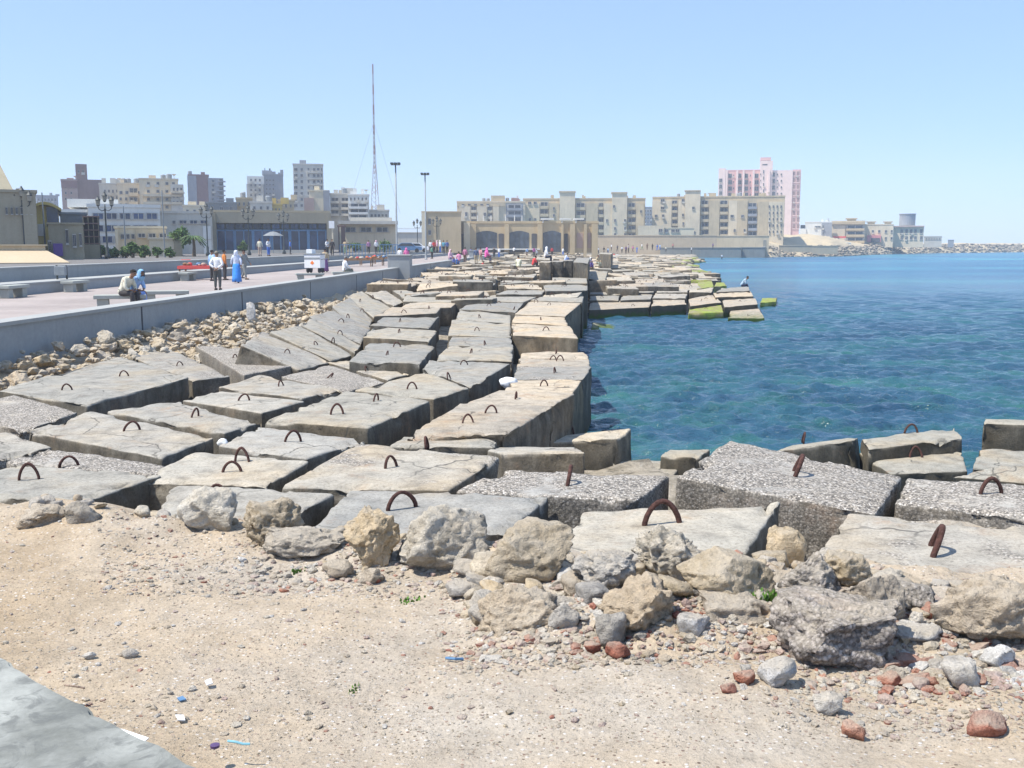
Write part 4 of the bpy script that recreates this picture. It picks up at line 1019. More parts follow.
class Bld:
    def __init__(s, name, label, D, x0, x1, yt, depth, m, zb=2.4, cat='building', coping=.35, group=None, tanks=0, yb=None):
        c = pp((x0+x1)/2, yt, D); s.D = D; s.m = m
        s.o = Vector((c.x, D, zb)); s.phi = math.atan2(c.x, D); s.root = empty(name, s.o, -s.phi); tag(s.root, label, cat, group)
        s.tx = Vector((math.cos(s.phi), -math.sin(s.phi), 0)); s.nx = Vector((math.sin(s.phi), math.cos(s.phi), 0))
        a = s.loc(x0, yt+.35*(245-yt)); b = s.loc(x1, yt+.35*(245-yt))
        s.w = (b.x-a.x); s.h = s.loc((x0+x1)/2, yt).z; s.depth = depth; s.n = 0; z0 = 0
        if yb is not None: z0 = s.loc((x0+x1)/2, yb).z
        MB().box(-s.w/2, 0, z0, s.w/2, depth, s.h).build('wall', M[m], s.root)
        if coping: MB().box(-s.w/2-.12, -.14, s.h+.004, s.w/2+.12, depth+.14, s.h+coping).build('roof', M[m], s.root)
        for k in range(tanks):
            x = (hashf(label, k)-.5)*s.w*.85; y = 1+hashf(label, k, 'y')*max(.5, min(depth*.5, 8)); hh = .6+hashf(label, k, 'h')*.9; ww = .5+hashf(label, k, 'w')*1.3; z1 = s.h+(coping or 0)+.003
            if hashf(label, k, 't') < .55: MB().box(x, y, z1, x+ww, y+1.5, z1+hh).build('roof_shed', M[m], s.root)
            elif hashf(label, k, 't') < .8: MB().lathe([(.6, 0), (.6, 1.1), (.3, 1.3)], 10, (x, y, z1)).build('water_tank', M['metal_grey'], s.root)
            else: MB().tube([(x, y, z1), (x, y, z1+1.0)], .06, 5).lathe([(.05, .9), (.55, 1.3), (.62, 1.32)], 10, (x, y, z1)).build('dish', M['offwhite'], s.root)
    def loc(s, x, y, off=0):
        r = Vector(ray(x, y)); c0 = Vector((0, 0, CAM_Z)); t = (s.o-s.nx*off-c0).dot(s.nx)/r.dot(s.nx); p = c0+r*t-s.o
        return Vector((p.dot(s.tx), p.dot(s.nx), p.z))
    def win(s, x0, y0, x1, y1, off=0, fm='frame', gm='glass', name='window'):
        a = s.loc(x0, y1, off); b = s.loc(x1, y0, off); s.n += 1
        if s.n > 98: return
        w = obj(name, win_mesh(fm, gm), s.root, ((a.x+b.x)/2, -off-.004, a.z), (0, 0, 0), (b.x-a.x, 1, b.z-a.z))
        if s.D > 230 and hashf(s.root.name, x0, y0) < .22: obj('air_conditioner', AC, s.root, (a.x+hashf(x0, y1)*(b.x-a.x), -off-.27, a.z-.5))
        return w
    def grid(s, x0, x1, nx, y0, y1, ny, fx=.6, fy=.55, **k):
        for j in range(ny):
            for i in range(nx):
                cx = x0+(x1-x0)*(i+.5)/nx; cy = y0+(y1-y0)*(j+.5)/ny; wx = (x1-x0)/nx*fx/2; wy = (y1-y0)/ny*fy/2
                s.win(cx-wx, cy-wy, cx+wx, cy+wy, **k)
    def box(s, name, x0, y0, x1, y1, out, back=.0, m=None, parent=None):
        ym = y0+.35*(min(y1, 245)-y0); a = s.loc(x0, y1, out); b = s.loc(x1, y0, out); z0 = a.z; a.x = s.loc(x0, ym, out).x; b.x = s.loc(x1, ym, out).x
        return MB().box(a.x, -out, z0, b.x, back-.003, b.z).build(name, M[m or s.m], s.root)
    def balc(s, x0, y0, x1, y1, n, out=1.2, m=None, gm='glass'):
        """n storeys of open balconies: dark door behind, slab and parapet in front"""
        for j in range(n):
            ya = y0+(y1-y0)*j/n; yb = y0+(y1-y0)*(j+1)/n; h = yb-ya
            s.win(x0+.2, ya+h*.12, x1-.2, ya+h*.72, gm=gm)
            a = s.loc(x0, yb, out); b = s.loc(x1, ya+h*.62, out)
            MB().box(a.x, -out, a.z, b.x, -out+.15, b.z).box(a.x, -out+.152, a.z, b.x, -.003, a.z+.18).build('balcony', M[m or s.m], s.root)

# ---- left foreground quarter
b = Bld('beige_hall', 'plain grey beige hall with a row of narrow windows at the left photo edge', 74, -45, 36, 192, 18, 'hall', coping=.2)
for x in (6.5, 11.8, 16.7, 21.6, 26.4, 31.2): b.win(x-.9, 207, x+.9, 214.5)
b.box('rooftop_box', 16, 188.5, 22.5, 192, -3, 5); b.box('end_pier', 23, 193.5, 36, 262, .25, .0)
a = pp(-18, 192, 76); c = pp(12, 192, 76); t = pp(-3, 156, 76)
bm = MB(); cx = (a.x+c.x)/2; w = (c.x-a.x)/2; hh = t.z-a.z
bm.add([(-w, 0, 0), (w, 0, 0), (w, 9, 0), (-w, 9, 0), (0, 4.5, hh*1.15)], [(0, 1, 4), (1, 2, 4), (2, 3, 4), (3, 0, 4), (0, 3, 2, 1)])
bm.build('pitched_roof', M['olive'], b.root, ((b.loc(-18, 192).x+b.loc(12, 192).x)/2, 2, b.h+.21))
b = Bld('awning_cafe', 'low kiosk with a sloping cream cloth awning at the far left', 62, -40, 46, 246, 6, 'beige2', zb=2.6, cat='kiosk', coping=.1)
a = b.loc(-40, 250, 0); c = b.loc(46, 250, 0)
MB().add([(a.x, 0, a.z+.0), (c.x, 0, c.z), (c.x+1.2, -2.6, c.z-.75), (a.x, -2.6, a.z-.75), (a.x, 0, a.z-.06), (c.x, 0, c.z-.06), (c.x+1.2, -2.6, c.z-.81), (a.x, -2.6, a.z-.81)],
         [(0, 1, 2, 3), (7, 6, 5, 4), (0, 4, 5, 1), (1, 5, 6, 2), (2, 6, 7, 3), (3, 7, 4, 0)]).build('awning', M['awning'], b.root)
MB().box(a.x, -2.62, a.z-1.1, c.x+1.2, -2.58, a.z-.75).build('valance', M['awning'], b.root)
b.box('red_panel', 4, 259, 14, 263, .1, m='redcloth')
b = Bld('yellow_building', 'narrow yellow building with curved roof and dark blue glazed front behind the beige hall', 88, 36, 58, 206, 8, 'yellow', coping=0)
b.box('glazing', 46.5, 207, 58, 226, .12, m='blueglass'); b.box('lower_wall', 37, 224, 45, 236, .1, m='offwhite')
a = b.loc(36, 206); c = b.loc(61, 206); n = 9
poly = [(a.x+(c.x-a.x)*i/n, a.z+.55*math.sin(math.pi*(.25+.75*i/n))-.2) for i in range(n+1)]; poly += [(x, z-.25) for x, z in poly[::-1]]
MB().prism(poly, -.7, 8).build('curved_roof', M['yellow'], b.root)
b = Bld('olive_house', 'low olive grey rendered house with a purple sheet and slit windows', 78, 48, 83, 224.5, 8, 'olive', coping=.15)
b.win(73, 234, 76, 247); b.win(79.5, 233, 81.5, 246); b.win(66, 229, 68, 244, gm='dark'); b.box('purple_sheet', 53, 243.5, 62.5, 256, .25, m='purple'); b.win(49, 240, 51.5, 262)
b = Bld('grey_roof_building', 'dark flat roofed grey building right behind the olive house', 90, 60, 86, 214.5, 8, 'roofgrey', coping=.2)
b = Bld('unfinished_building', 'unfinished dark building with open floors and cluttered slabs left of the white office', 84, 83, 99, 216.5, 7, 'dark', coping=0, cat='building')
for yy in (216, 223, 229.5, 236, 243): b.box('floor_slab', 82.4, yy, 99.5, yy+1.0, .5, m='brickwall')
for xx in (83, 88, 93, 98): b.box('column', xx, 217, xx+.8, 262, .4, m='olive')
b.box('rubble_screen', 83, 244.5, 99, 262, .6, m='olive')
b = Bld('white_office', 'long white office building with two bands of dark blue windows', 122, 88, 160, 207.5, 14, 'white', coping=.4)
for i in range(5): b.win(92.5+13.4*i, 213, 104+13.4*i, 219.3, gm='blueglass'); 
for i in range(5): b.win(92.5+13.4*i, 225, 104+13.4*i, 231.5, gm='blueglass')
for i in range(4): b.win(90+12*i, 236, 101+12*i, 243, gm='blueglass')
b.box('roof_storey', 67, 199.5, 118, 207, -4, 12); b.win(91, 204, 100, 207, -3.9, gm='blueglass')
b.box('stair_wing', 60, 209.5, 88, 262, -1, 12)
b = Bld('cream_annex', 'low cream annex with three tall and three wide windows before the white office', 104, 115, 166, 228.5, 9, 'cream', coping=.25)
for x in (121, 126.5, 131.5): b.win(x, 234, x+3, 239)
for x in (138, 148.5, 159): b.win(x, 233.5, x+7.5, 237.5)
b.box('corner_pier', 115, 229.5, 118, 262, .3, m='cream'); b.box('shaded_wing', 135.5, 229.2, 166, 262, .2, m='beige2')  # right face in darker plaster, its shade put into the colour
for x in (138, 148.5, 159): b.win(x, 233.5, x+7.5, 237.5, .22)
b = Bld('beige_office', 'beige office block with four small dark windows beside the blue glass hall', 128, 160, 212, 213.5, 12, 'offwhite', coping=.3)
b.win(172.5, 220.5, 175.5, 224)
for x in (179, 189.5, 200): b.win(x, 220.3, x+8, 223.8, gm='blueglass')
b.win(205, 232, 211, 239); b.box('panel', 203, 226, 211, 256, .15, m='white')
b = Bld('cream_box_house', 'small plain cream box house between the shrubs and the palm', 98, 149, 182, 239.5, 8, 'cream', coping=.15)
b.box('shaded_side', 174, 240, 182, 262, .15, m='olive')  # olive colour paints the shade on this side of the house
b = Bld('blue_glass_hall', 'wide hall with dark blue glazing in a beige frame', 142, 212, 330, 212.5, 24, 'hall', coping=.3)
for i in range(6): b.win(216.5+18.4*i, 229.5, 234.7+18.4*i, 252, .1, 'metal_blue', 'blueglass')
for i in range(12): b.win(216.5+9.2*i, 223.5, 225+9.2*i, 229, .1, 'metal_dark', 'blueglass')
b.box('left_pier', 212, 213, 216, 262, 1.0); b.box('right_pier', 326.8, 213, 331, 262, 1.0); b.box('fascia', 216.05, 213, 326.75, 222.8, .9)
b.box('low_step', 200, 250, 330, 262, 2.0, m='offwhite')
b = Bld('cream_pavilion', 'long low cream pavilion with flat roof and three window strips, near the sign post', 165, 341, 396, 224.5, 14, 'grimelt', coping=.3)
for x0, x1 in ((345, 356), (360, 372), (376, 388.5)): b.win(x0, 227.2, x1, 232, gm='glass')
b.box('roof_slab', 338, 221, 398, 224, 1.4, 10, m='offwhite'); b.box('raised_roof', 350, 217.5, 392, 221, -2, 10, m='offwhite')
b = Bld('brown_gatehouse', 'small brown gatehouse with slim piers beside the white sign post', 150, 338, 345, 226.5, 5, 'brickwall', coping=.2)
b.box('pier', 339.5, 227, 341, 256, .3, m='cream')
b = Bld('plain_beige_block', 'plain beige block with two small windows behind the second floodlight pole', 205, 422, 461, 212.5, 20, 'beige', coping=.25)
b.box('lit_edge', 421.5, 212.5, 426, 262, .4, m='cream'); b.win(428.2, 218, 431, 224.5); b.win(428.2, 230, 431.2, 235); b.box('niche', 436, 219, 438, 236, .1, m='olive')  # cream strip paints sunlight onto the left edge
b = Bld('grey_beige_yard_wall', 'pale yard wall with railing in the gap left of the plain beige block', 190, 396, 422, 233, .5, 'offwhite', cat='wall', coping=.15)
for i in range(12): b.box('railing_post', 397+2*i, 228.5, 397.4+2*i, 232.4, 0, .1, m='whitepaint')
b.box('rail', 396.5, 228.2, 421.5, 228.7, 0.02, .1, m='whitepaint')
# arched hall
b = Bld('arched_hall', 'long beige seafront hall with three wide shallow arched openings', 212, 458, 598, 223.5, 22, 'beige', coping=.5)
def arch(b, x0, x1, ys, yb, rise=1.6, off=.08, m='dark', name='arched_opening'):
    a = b.loc(x0, yb); c = b.loc(x1, ys); n = 10; w = c.x-a.x
    poly = [(a.x, a.z), (c.x, a.z)]+[(c.x-w*i/n, c.z+(rise*.11)*math.sin(math.pi*i/n)) for i in range(n+1)]
    MB().prism(poly, -off, -.004).build(name, M[m], b.root)
for x0, x1 in ((476, 497), (509.5, 529), (543, 561)):
    arch(b, x0, x1, 233, 252, 4, m='glass'); 
    for j in range(1, 4): b.box('glazing_bar', x0+(x1-x0)*j/4-.25, 234, x0+(x1-x0)*j/4+.25, 252, .14, m='metal_dark')
for x0, x1 in ((459, 463.5), (498.5, 504), (531.5, 537), (564, 568)): arch(b, x0, x1, 234, 252, 1)
for x0, x1 in ((470, 476), (504.5, 509), (537.5, 542.5), (561.5, 563.5), (570, 575), (584, 587), (592, 598)): b.box('pier', x0, 224, x1, 262, 1.0)
for x0, x1 in ((576.5, 583), (587.5, 591)): arch(b, x0, x1, 233, 248, .5, m='pinkbrick')
b.box('portal', 463.8, 222.5, 469.8, 262, 1.6, m='cream')  # cream colour paints the sunlight on the left-facing portal
for x in (477, 483, 490.5, 505, 514, 521.5): b.box('roof_post', x, 215.5, x+.9, 223, -1.0, 2.0, m='white')
for x0, x1 in ((541, 554), (560, 571), (574, 584)): b.box('pergola', x0, 218.2, x1, 219.8, .5, 3, m='white'); b.box('pergola_leg', x0+1.5, 219.9, x0+2.5, 223, .4, .0, m='white')
b.box('white_band', 476, 248.6, 540, 249.8, 2.0, m='white')
a = b.loc(450, 231, 0); MB().add([(a.x, -1, a.z), (a.x+1.6, -1, a.z+.9), (a.x+1.6, 1.5, a.z+.9), (a.x, 1.5, a.z), (a.x, -1, a.z-.15), (a.x+1.6, -1, a.z+.75), (a.x+1.6, 1.5, a.z+.75), (a.x, 1.5, a.z-.15)],
    [(0, 1, 2, 3), (7, 6, 5, 4), (0, 4, 5, 1), (1, 5, 6, 2), (2, 6, 7, 3), (3, 7, 4, 0)]).build('side_awning', M['awning'], b.root)

# housing estates behind
HG = 'beige housing blocks behind the arched hall'
b = Bld('housing_block', 'leftmost beige housing block partly hidden behind the arched hall', 350, 457, 525, 202.5, 14, 'grimelt', coping=.5, group=HG, tanks=8)
b.box('rooftop_tower', 491, 195.5, 505, 203, -1, 8, m='grime'); b.box('parapet_band', 457, 203, 505, 206, .5, m='grime')
b.box('bay', 459, 206.2, 470.5, 247, 1.0); b.box('bay', 477, 206.2, 487, 247, 1.0); b.box('bay', 493, 206.2, 499, 247, 1.0); b.box('recess', 506, 203.5, 523, 247, .05, m='bluegrey')  # flat blue-grey panel paints the shade of the set-back balconies
b.win(465, 212, 467.5, 216.5, 1.0); b.win(483.5, 212.5, 486, 216.5, 1.0); b.balc(471, 206, 476.5, 232, 4); b.balc(487.5, 206, 492.5, 232, 4, .8); b.balc(507, 204, 522, 230, 4, 1.0, m='bluegrey')
b.box('red_roof_shed', 511.5, 198.2, 519, 202.3, -3, 6, m='maroon'); b.box('spire_base', 516.5, 195.5, 518.5, 198, -4, 5, m='white')
b.grid(460, 491, 5, 203.4, 206, 1, .5, .6, off=.55)
b = Bld('housing_block', 'middle beige housing block with two square rooftop towers', 358, 523, 645, 199.5, 14, 'grime', coping=.5, group=HG, tanks=16)
for x0, x1, yt in ((559.5, 575, 191.5), (612, 627, 192.5)):
    b.box('tower', x0, yt, x1, 262, 2.0, 3, m='grimelt'); b.box('tower_cap', x0-.6, yt-.6, x1+.6, yt+1.0, 2.3, 3, m='grime')
for x0, x1 in ((525, 539.5), (549, 559), (586, 598), (604, 612), (636, 644)): b.box('bay', x0, 203.2, x1, 262, 1.2, m='grimelt' if x0 in (525, 604) else 'grime')
b.balc(540, 201, 548.5, 240, 5); b.balc(576, 202, 585.5, 242, 5); b.balc(598.6, 202, 603.6, 240, 5); b.balc(627.6, 202, 635.6, 240, 5)
for x in (528, 533.5): b.win(x, 201.6, x+3.5, 204.6, 1.22)
for x, y in ((529, 218), (534, 218), (553, 207), (553, 214), (606, 219), (614, 219), (624, 219), (614, 227), (624, 227), (614, 233), (624, 233), (613, 205), (640, 210)): b.win(x, y, x+2, y+3, 2.05 if 612 <= x < 627 else 1.22)
b = Bld('housing_block', 'rightmost beige housing block, standing before the pink tower', 364, 652, 784, 197.5, 14, 'grime', coping=.5, group=HG, tanks=16)
b.box('tower', 685, 190.5, 700, 262, 2.0, 3, m='grimelt'); b.box('tower_cap', 684.4, 190, 700.6, 191.2, 2.3, 3)
for x0, x1, m in ((652, 671.5, 'grimelt'), (678, 684.8, 'grimelt'), (709, 719.5, 'grime'), (728.5, 737, 'grimelt'), (737.1, 747.5, 'grime'), (757.5, 768, 'grime'), (768.2, 784, 'grimelt')): b.box('bay', x0, 200.3 if x0 < 740 else 201.5, x1, 262, 1.2, m=m)
b.balc(672, 199.5, 677.6, 226, 4); b.balc(700.8, 199.5, 708.6, 237, 5); b.balc(720, 199.5, 728, 237, 5); b.balc(748, 202, 757, 238, 5, m='bluegrey')
for x, y, w in ((660.5, 199, 4.5), (660.5, 206.5, 4.5), (654.6, 214.5, 3), (661.8, 214.3, 2.6), (681.5, 199, 3.5), (682, 213.5, 2), (682.4, 222, 2), (682.4, 230, 2), (730.3, 214.8, 3.5), (741, 214.8, 3), (733.5, 229, 2.2), (743.5, 229, 2), (692, 206.5, 2.8), (693.5, 231, 1.8)):
    b.win(x, y, x+w, y+3, 2.05 if 685 < x < 700 else 1.25)
b.grid(767.5, 783, 4, 203.5, 235, 5, .38, .45, off=1.25); b.box('annex', 731, 233.5, 785, 245, 3.0, m='offwhite') if False else None
b = Bld('low_cream_house', 'low cream house in front of the gap between two beige housing blocks', 345, 638, 694, 228.5, 8, 'cream', coping=.3)
b.box('front_box', 638, 225.5, 664, 262, 1.2, m='grimelt')
for x in (658.5, 664.5, 671, 675.5): b.win(x, 228.8 if x < 664 else 229.2, x+4, 232.2, 1.25 if x < 664 else 0.0)
b = Bld('blue_grey_block', 'narrow blue grey block seen in the gap between two housing blocks', 460, 643, 653, 207.5, 10, 'bluegrey', coping=.3)
b.grid(644, 652, 3, 209, 228, 5)
# pink tower
b = Bld('pink_tower', 'tall pink and white hotel-like tower with vertical fins above the housing', 520, 724, 770, 170.5, 18, 'pink', coping=.4, cat='tower')
b.box('left_block', 718, 168.2, 725, 262, 2.5, 14, m='pinkwhite'); b.box('core_tower', 759.5, 160.5, 772, 262, 3.5, 12, m='pinkwhite'); b.box('core_head', 760.5, 157.2, 771, 160.4, 3.0, 10, m='pink')
for x in (725.2, 735.6, 741.9, 752, 767.5): b.box('fin', x, 170.3, x+1.9, 262, 4.2 if x > 760 else 2.4, m='pinkwhite')
for i in range(6):
    y = 173.5+i*6.4
    for x, w in ((728, 4.2), (738, 3.7), (744.3, 3.9), (754.2, 4.6)): b.win(x, y, x+w, y+4.6)
    for x in (733.2, 750): b.win(x, y+1, x+1.0, y+3)
for i in range(4): b.win(719, 178.5+i*6.3, 722.4, 182.6+i*6.3, 2.55); b.win(763, 170+i*6.4, 764.1, 173.4+i*6.4, 3.55); b.win(760.2, 173.4+i*6.4, 761, 175+i*6.4, 3.55)
b.box('east_wing', 771.5, 170, 792, 262, 2.0, 14, m='pinkwhite')
for i in range(5):
    y = 172.5+i*6.4; b.win(771.8, y, 775, y+4.4, 2.05); b.win(776.8, y+1, 778, y+2.8, 2.05); b.win(780.6, y+1, 782, y+2.8, 2.05)
b.box('end_face', 791.9, 169.4, 800.2, 262, 1.4, 16, m='pink')
for i in range(9):
    y = 171+i*6.6; b.win(792.4, y, 795.6, y+5, 1.5, 'pinkwhite', 'maroon'); b.win(796.6, y, 799.8, y+5, 1.5, 'pinkwhite', 'maroon')
b.box('core_slot', 762.4, 164, 767.5, 165.3, 3.56, m='dark')

# headland buildings on the right
b = Bld('white_villa', 'low white villa with small windows right of the pink tower', 440, 805, 832, 222.5, 10, 'white', zb=3, coping=.4, tanks=3)
b.win(814.5, 226, 821, 227.6); b.win(822.5, 225, 823.8, 228.5); b.win(822.5, 232, 823.8, 235); b.box('glazed_end', 800.5, 225, 805, 228.5, .3, m='glass'); b.box('low_wing', 800, 228.6, 806, 240, .5, m='white'); b.box('grey_wing', 821.5, 223, 832, 240, .8, m='bluegrey')
b.win(822.5, 225, 823.8, 228.5, .82); b.win(822.5, 232, 823.8, 235, .82)
b = Bld('beige_villa', 'beige three storey seafront villa with brown roof bands and balconies', 448, 831.5, 865, 222.5, 12, 'beige2', zb=3, coping=.8)
b.box('light_wing', 832, 225, 845, 244, .5, m='grimelt'); b.box('penthouse', 847, 219.2, 856, 222, -2, 6, m='beige'); b.box('penthouse_roof', 845.5, 218, 857.5, 219.2, -1.2, 7, m='beige')
b.balc(846, 224.5, 864.5, 243, 3, 1.0, m='beige'); b.box('end_band', 831.5, 222.8, 865, 224.4, 1.2, m='beige')
b = Bld('cream_villa', 'cream two storey villa with a red porch and two small roof pavilions', 452, 865, 893.5, 225, 12, 'grimelt', zb=3, coping=.4)
for x in (871.6, 878, 884.7): b.win(x, 230, x+2.4, 232.8)
for x in (884.7, 890.4): b.win(x, 237, x+2.2, 239.8)
b.win(890.6, 230, 892.6, 232.6)
b.box('porch', 867, 235.2, 881, 242, 1.6, m='pinkred'); b.box('porch_opening', 871, 238, 880, 242, 1.7, m='dark')
for x0, x1 in ((866.5, 876), (883.5, 892.5)): b.box('pavilion', x0+1, 222.3, x1-1, 225, -1, 4); b.box('pavilion_roof', x0-.4, 221.2, x1+.4, 222.3, -.4, 5, m='beige2')
b = Bld('villa_with_tank', 'cream villa with paired rows of windows and a round tank on its roof', 458, 893.5, 924, 226.8, 12, 'grimelt', zb=3, coping=.5)
for x in (900.2, 905, 909.6, 914, 919.8): b.win(x, 229, x+3, 233.6); b.win(x, 236, x+3, 239.8)
b.box('cornice', 893.3, 225.8, 924.3, 227.2, 1.0, m='pinkbrick')
c = b.loc(907, 226); MB().lathe([(3.45, 0), (3.45, 4.9), (3.7, 4.95), (3.7, 5.3), (0, 5.4)], 24, (c.x, 5, c.z+.3)).build('round_tank', M['bluegrey'], b.root)
Bld('low_house', 'row of low pale huts at the tip of the headland', 470, 924, 942, 236.8, 6, 'offwhite', zb=3, coping=.3).grid(925, 941, 6, 237.5, 240, 1)
Bld('small_hut', 'tiny dark hut at the very end of the headland', 480, 948, 954, 240.2, 4, 'bluegrey', zb=3, coping=.2)
b = Bld('red_canopies', 'red canopies on a terrace below the beige villa', 440, 833, 846, 236.2, 4, 'redcloth', zb=3.2, cat='canopy', coping=0, yb=238)
for x in (833.5, 839, 845): b.box('post', x, 238, x+.4, 243, 0, .2, m='whitepaint')

# long wall, quay and retaining walls
def wall_px(name, label, D, x0, x1, yt, yb, th, m, coping=.25):
    b = Bld(name, label, D, x0, x1, yt, th, m, zb=pp(x0, yb, D).z, cat='wall', coping=coping); return b
wall_px('beige_wall', 'long plain beige wall behind the far walkers, darker left stretch', 330, 560, 716, 236, 264, 1.2, 'wallbeige')
w = wall_px('beige_wall', 'lighter pinkish stretch of the long wall at its right end, with a small door', 329, 716, 769, 236.3, 264, 1.2, 'beige2'); w.win(763, 240, 766, 246.5, gm='olive')
wall_px('quay_wall', 'dark grey quay wall standing over the far waterline', 322, 660, 741, 248.2, 259, 12, 'quay')
wall_px('quay_wall', 'right end of the dark grey quay, slightly paler', 321, 741.5, 765, 248.0, 259, 12, 'quay')
wall_px('retaining_wall', 'pale grey retaining wall right of the quay, stepped into the slope', 345, 779, 812, 246, 252, 1, 'hall')
wall_px('retaining_wall', 'low grey retaining wall at the waterline below the yellow slope', 352, 812, 838, 246.4, 254, 1, 'hall')
wall_px('retaining_wall', 'bright white retaining wall piece below the red canopies', 400, 838, 851, 243, 254, 6, 'white')

# ---- background city on the left
CG = 'distant apartment blocks of the town'
b = Bld('brick_apartment_block', 'reddish brick apartment block with a square stair tower, leftmost on the skyline', 270, 61, 77, 180.5, 16, 'pinkbrick', group=CG, tanks=2)
b.box('side_wing', 77, 180, 106, 262, -.5, 15, m='brickwall'); b.box('stair_tower', 75.5, 164.2, 87, 182, -1, 5, m='brickwall'); b.grid(76.5, 85.5, 2, 169.5, 173.5, 1, .35, .7, off=-.95)
b.grid(63, 74, 2, 184, 202, 3, .3, .4); b.box('brown_band', 61, 181, 77, 187.5, .3, m='maroon')
b = Bld('pale_block', 'hazy pale block left of the brick apartment block', 420, 36, 58, 196, 14, 'bluegrey', group=CG, tanks=3); b.grid(37, 57, 6, 197, 208, 2)
b = Bld('grey_apartment_block', 'grey beige apartment block just right of the brick one', 250, 99, 120, 184.5, 14, 'offwhite', group=CG, tanks=4); b.grid(103, 119, 4, 188, 208, 3, .4, .5)
b = Bld('yellowish_apartment_block', 'yellowish apartment block with balconies and cluttered roof', 244, 117, 141, 184.2, 12, 'grimelt', group=CG, tanks=5)
for x in (119.5, 125.5, 129.5, 138): b.win(x, 191, x+(8 if x == 129.5 else 3), 194.2)
b.balc(129, 187, 138, 205, 2); b.grid(118, 140, 4, 196, 208, 2, .4, .5)
b = Bld('beige_apartment_block', 'large beige apartment block with rows of square windows and curved balconies', 238, 139, 178, 179.8, 14, 'grimelt', group=CG, tanks=6)
for j in range(4):
    for x in (147, 156.5, 165.5, 172): b.win(x, 182.2+j*7.8, x+2.8, 185+j*7.8)
b.box('balcony_band', 143, 194.5, 182, 196.2, 1.3); b.box('balcony_band', 143, 202, 182, 204, 1.3); b.box('curved_wing', 171, 184.5, 184, 225, .8, 10, m='offwhite'); b.box('balcony_band', 171, 192, 184.5, 193.2, 2.2)
b.grid(172, 183, 3, 186, 206, 3, .5, .5, off=.85)
b = Bld('maroon_apartment_block', 'maroon apartment block with a windowless side, left of the empty sky gap', 310, 188, 208.5, 175.5, 12, 'maroon', group=CG, tanks=2)
b.box('side_wing', 208.6, 178.2, 224, 232, .2, 12, m='bluegrey'); b.box('dark_strip', 188, 175.7, 197, 232, .6, m='bluegrey')
for j in range(6): b.box('balcony_slab', 218, 181+j*4.6, 225.5, 182+j*4.6, 1.6, m='bluegrey'); b.win(209.5+2, 179.6+j*4.6, 214.5, 182.4+j*4.6, .25); b.win(219, 179+j*4.6, 223, 181+j*4.6, .25)
b = Bld('blue_grey_apartment_block', 'blue grey apartment block with antennas and a pale left half', 330, 263.5, 283, 175, 14, 'bluegrey', group=CG, tanks=5)
b.box('pale_half', 247, 176.3, 264, 184, .4, 12, m='white'); b.box('lower_half', 247, 184.1, 264, 232, .3, 12, m='offwhite'); b.grid(249, 262, 3, 177.5, 198, 4, .4, .5, off=.45); b.grid(265, 275, 3, 178, 200, 5, .45, .4); b.box('roof_cabin', 262, 170.5, 272, 175, -2, 6, m='bluegrey')
b.box('antenna', 264.5, 168, 265.2, 170.4, -2.5, 3, m='metal_dark'); b.box('antenna', 269, 168.4, 270.5, 170.4, -2.5, 3, m='metal_dark')
b = Bld('tall_apartment_tower', 'tallest light grey apartment tower on the left skyline with a dark roof box', 310, 293, 323, 164.8, 14, 'offwhite', group=CG)
b.box('roof_box', 299.5, 160.2, 306, 164.4, -2, 6, m='bluegrey')
for j in range(7):
    for x, w in ((294, 3.6), (300.5, 2.4), (307.6, 1.8), (313, 2.4), (317, 2.6), (321, 1.2)): b.win(x, 168+j*6, x+w, 171+j*6)
    b.box('floor_band', 308, 172.2+j*6, 323.3, 173+j*6, .5)
b = Bld('cream_apartment_block', 'cream block with a blank sunny side at the foot of the tall tower', 240, 309, 329, 191.5, 10, 'cream', group=CG, tanks=2)
b.box('shaded_corner', 323.5, 190.5, 330, 230, .3, 8, m='bluegrey'); b.box('pink_wall', 304, 198, 314, 214, .5, m='pinkbrick')  # blue-grey box carries the corner's shade in its colour
b = Bld('terraced_apartment_block', 'stepped pale apartment block with green plants on its terraces', 246, 330, 350, 194.5, 10, 'offwhite', group=CG, tanks=6)
b.balc(331, 197, 339, 216, 3); b.balc(341, 197, 349, 216, 3)
b = Bld('white_apartment_block', 'white apartment block with four rows of long balconies left of the radio mast', 240, 348, 369, 195.5, 10, 'white', group=CG, tanks=4)
b.balc(349, 203, 368, 220, 3, 1.3); b.grid(349, 368, 5, 196.5, 201.5, 1, .35, .6)
b = Bld('low_grey_house', 'low grey roof house at the foot of the radio mast', 250, 369, 389, 211, 8, 'offwhite', group=CG, tanks=4)
b.grid(370, 388, 5, 213, 218, 1)
for k, (x0, x1, yt, m, D, lab) in enumerate([(183, 206, 206.5, 'cream', 210, 'low yellowish house with one green window before the maroon block'), (206, 237, 203.5, 'roofgrey', 220, 'long grey rooftop before the empty sky gap'),
        (236, 252, 199, 'beige', 225, 'small tan rooftop below the blue grey block'), (250, 272, 203, 'offwhite', 215, 'pale low house below the blue grey block'), (270, 282, 205, 'yellow', 218, 'small yellow house front below the blue grey block'), (278, 294, 201, 'beige2', 228, 'sandy low house at the left foot of the tall tower')]):
    b = Bld('low_house', lab, D, x0, x1, yt, 8, m, group=CG, tanks=2); b.grid(x0+1, x1-1, 3, yt+2, yt+8, 1, .35, .6)

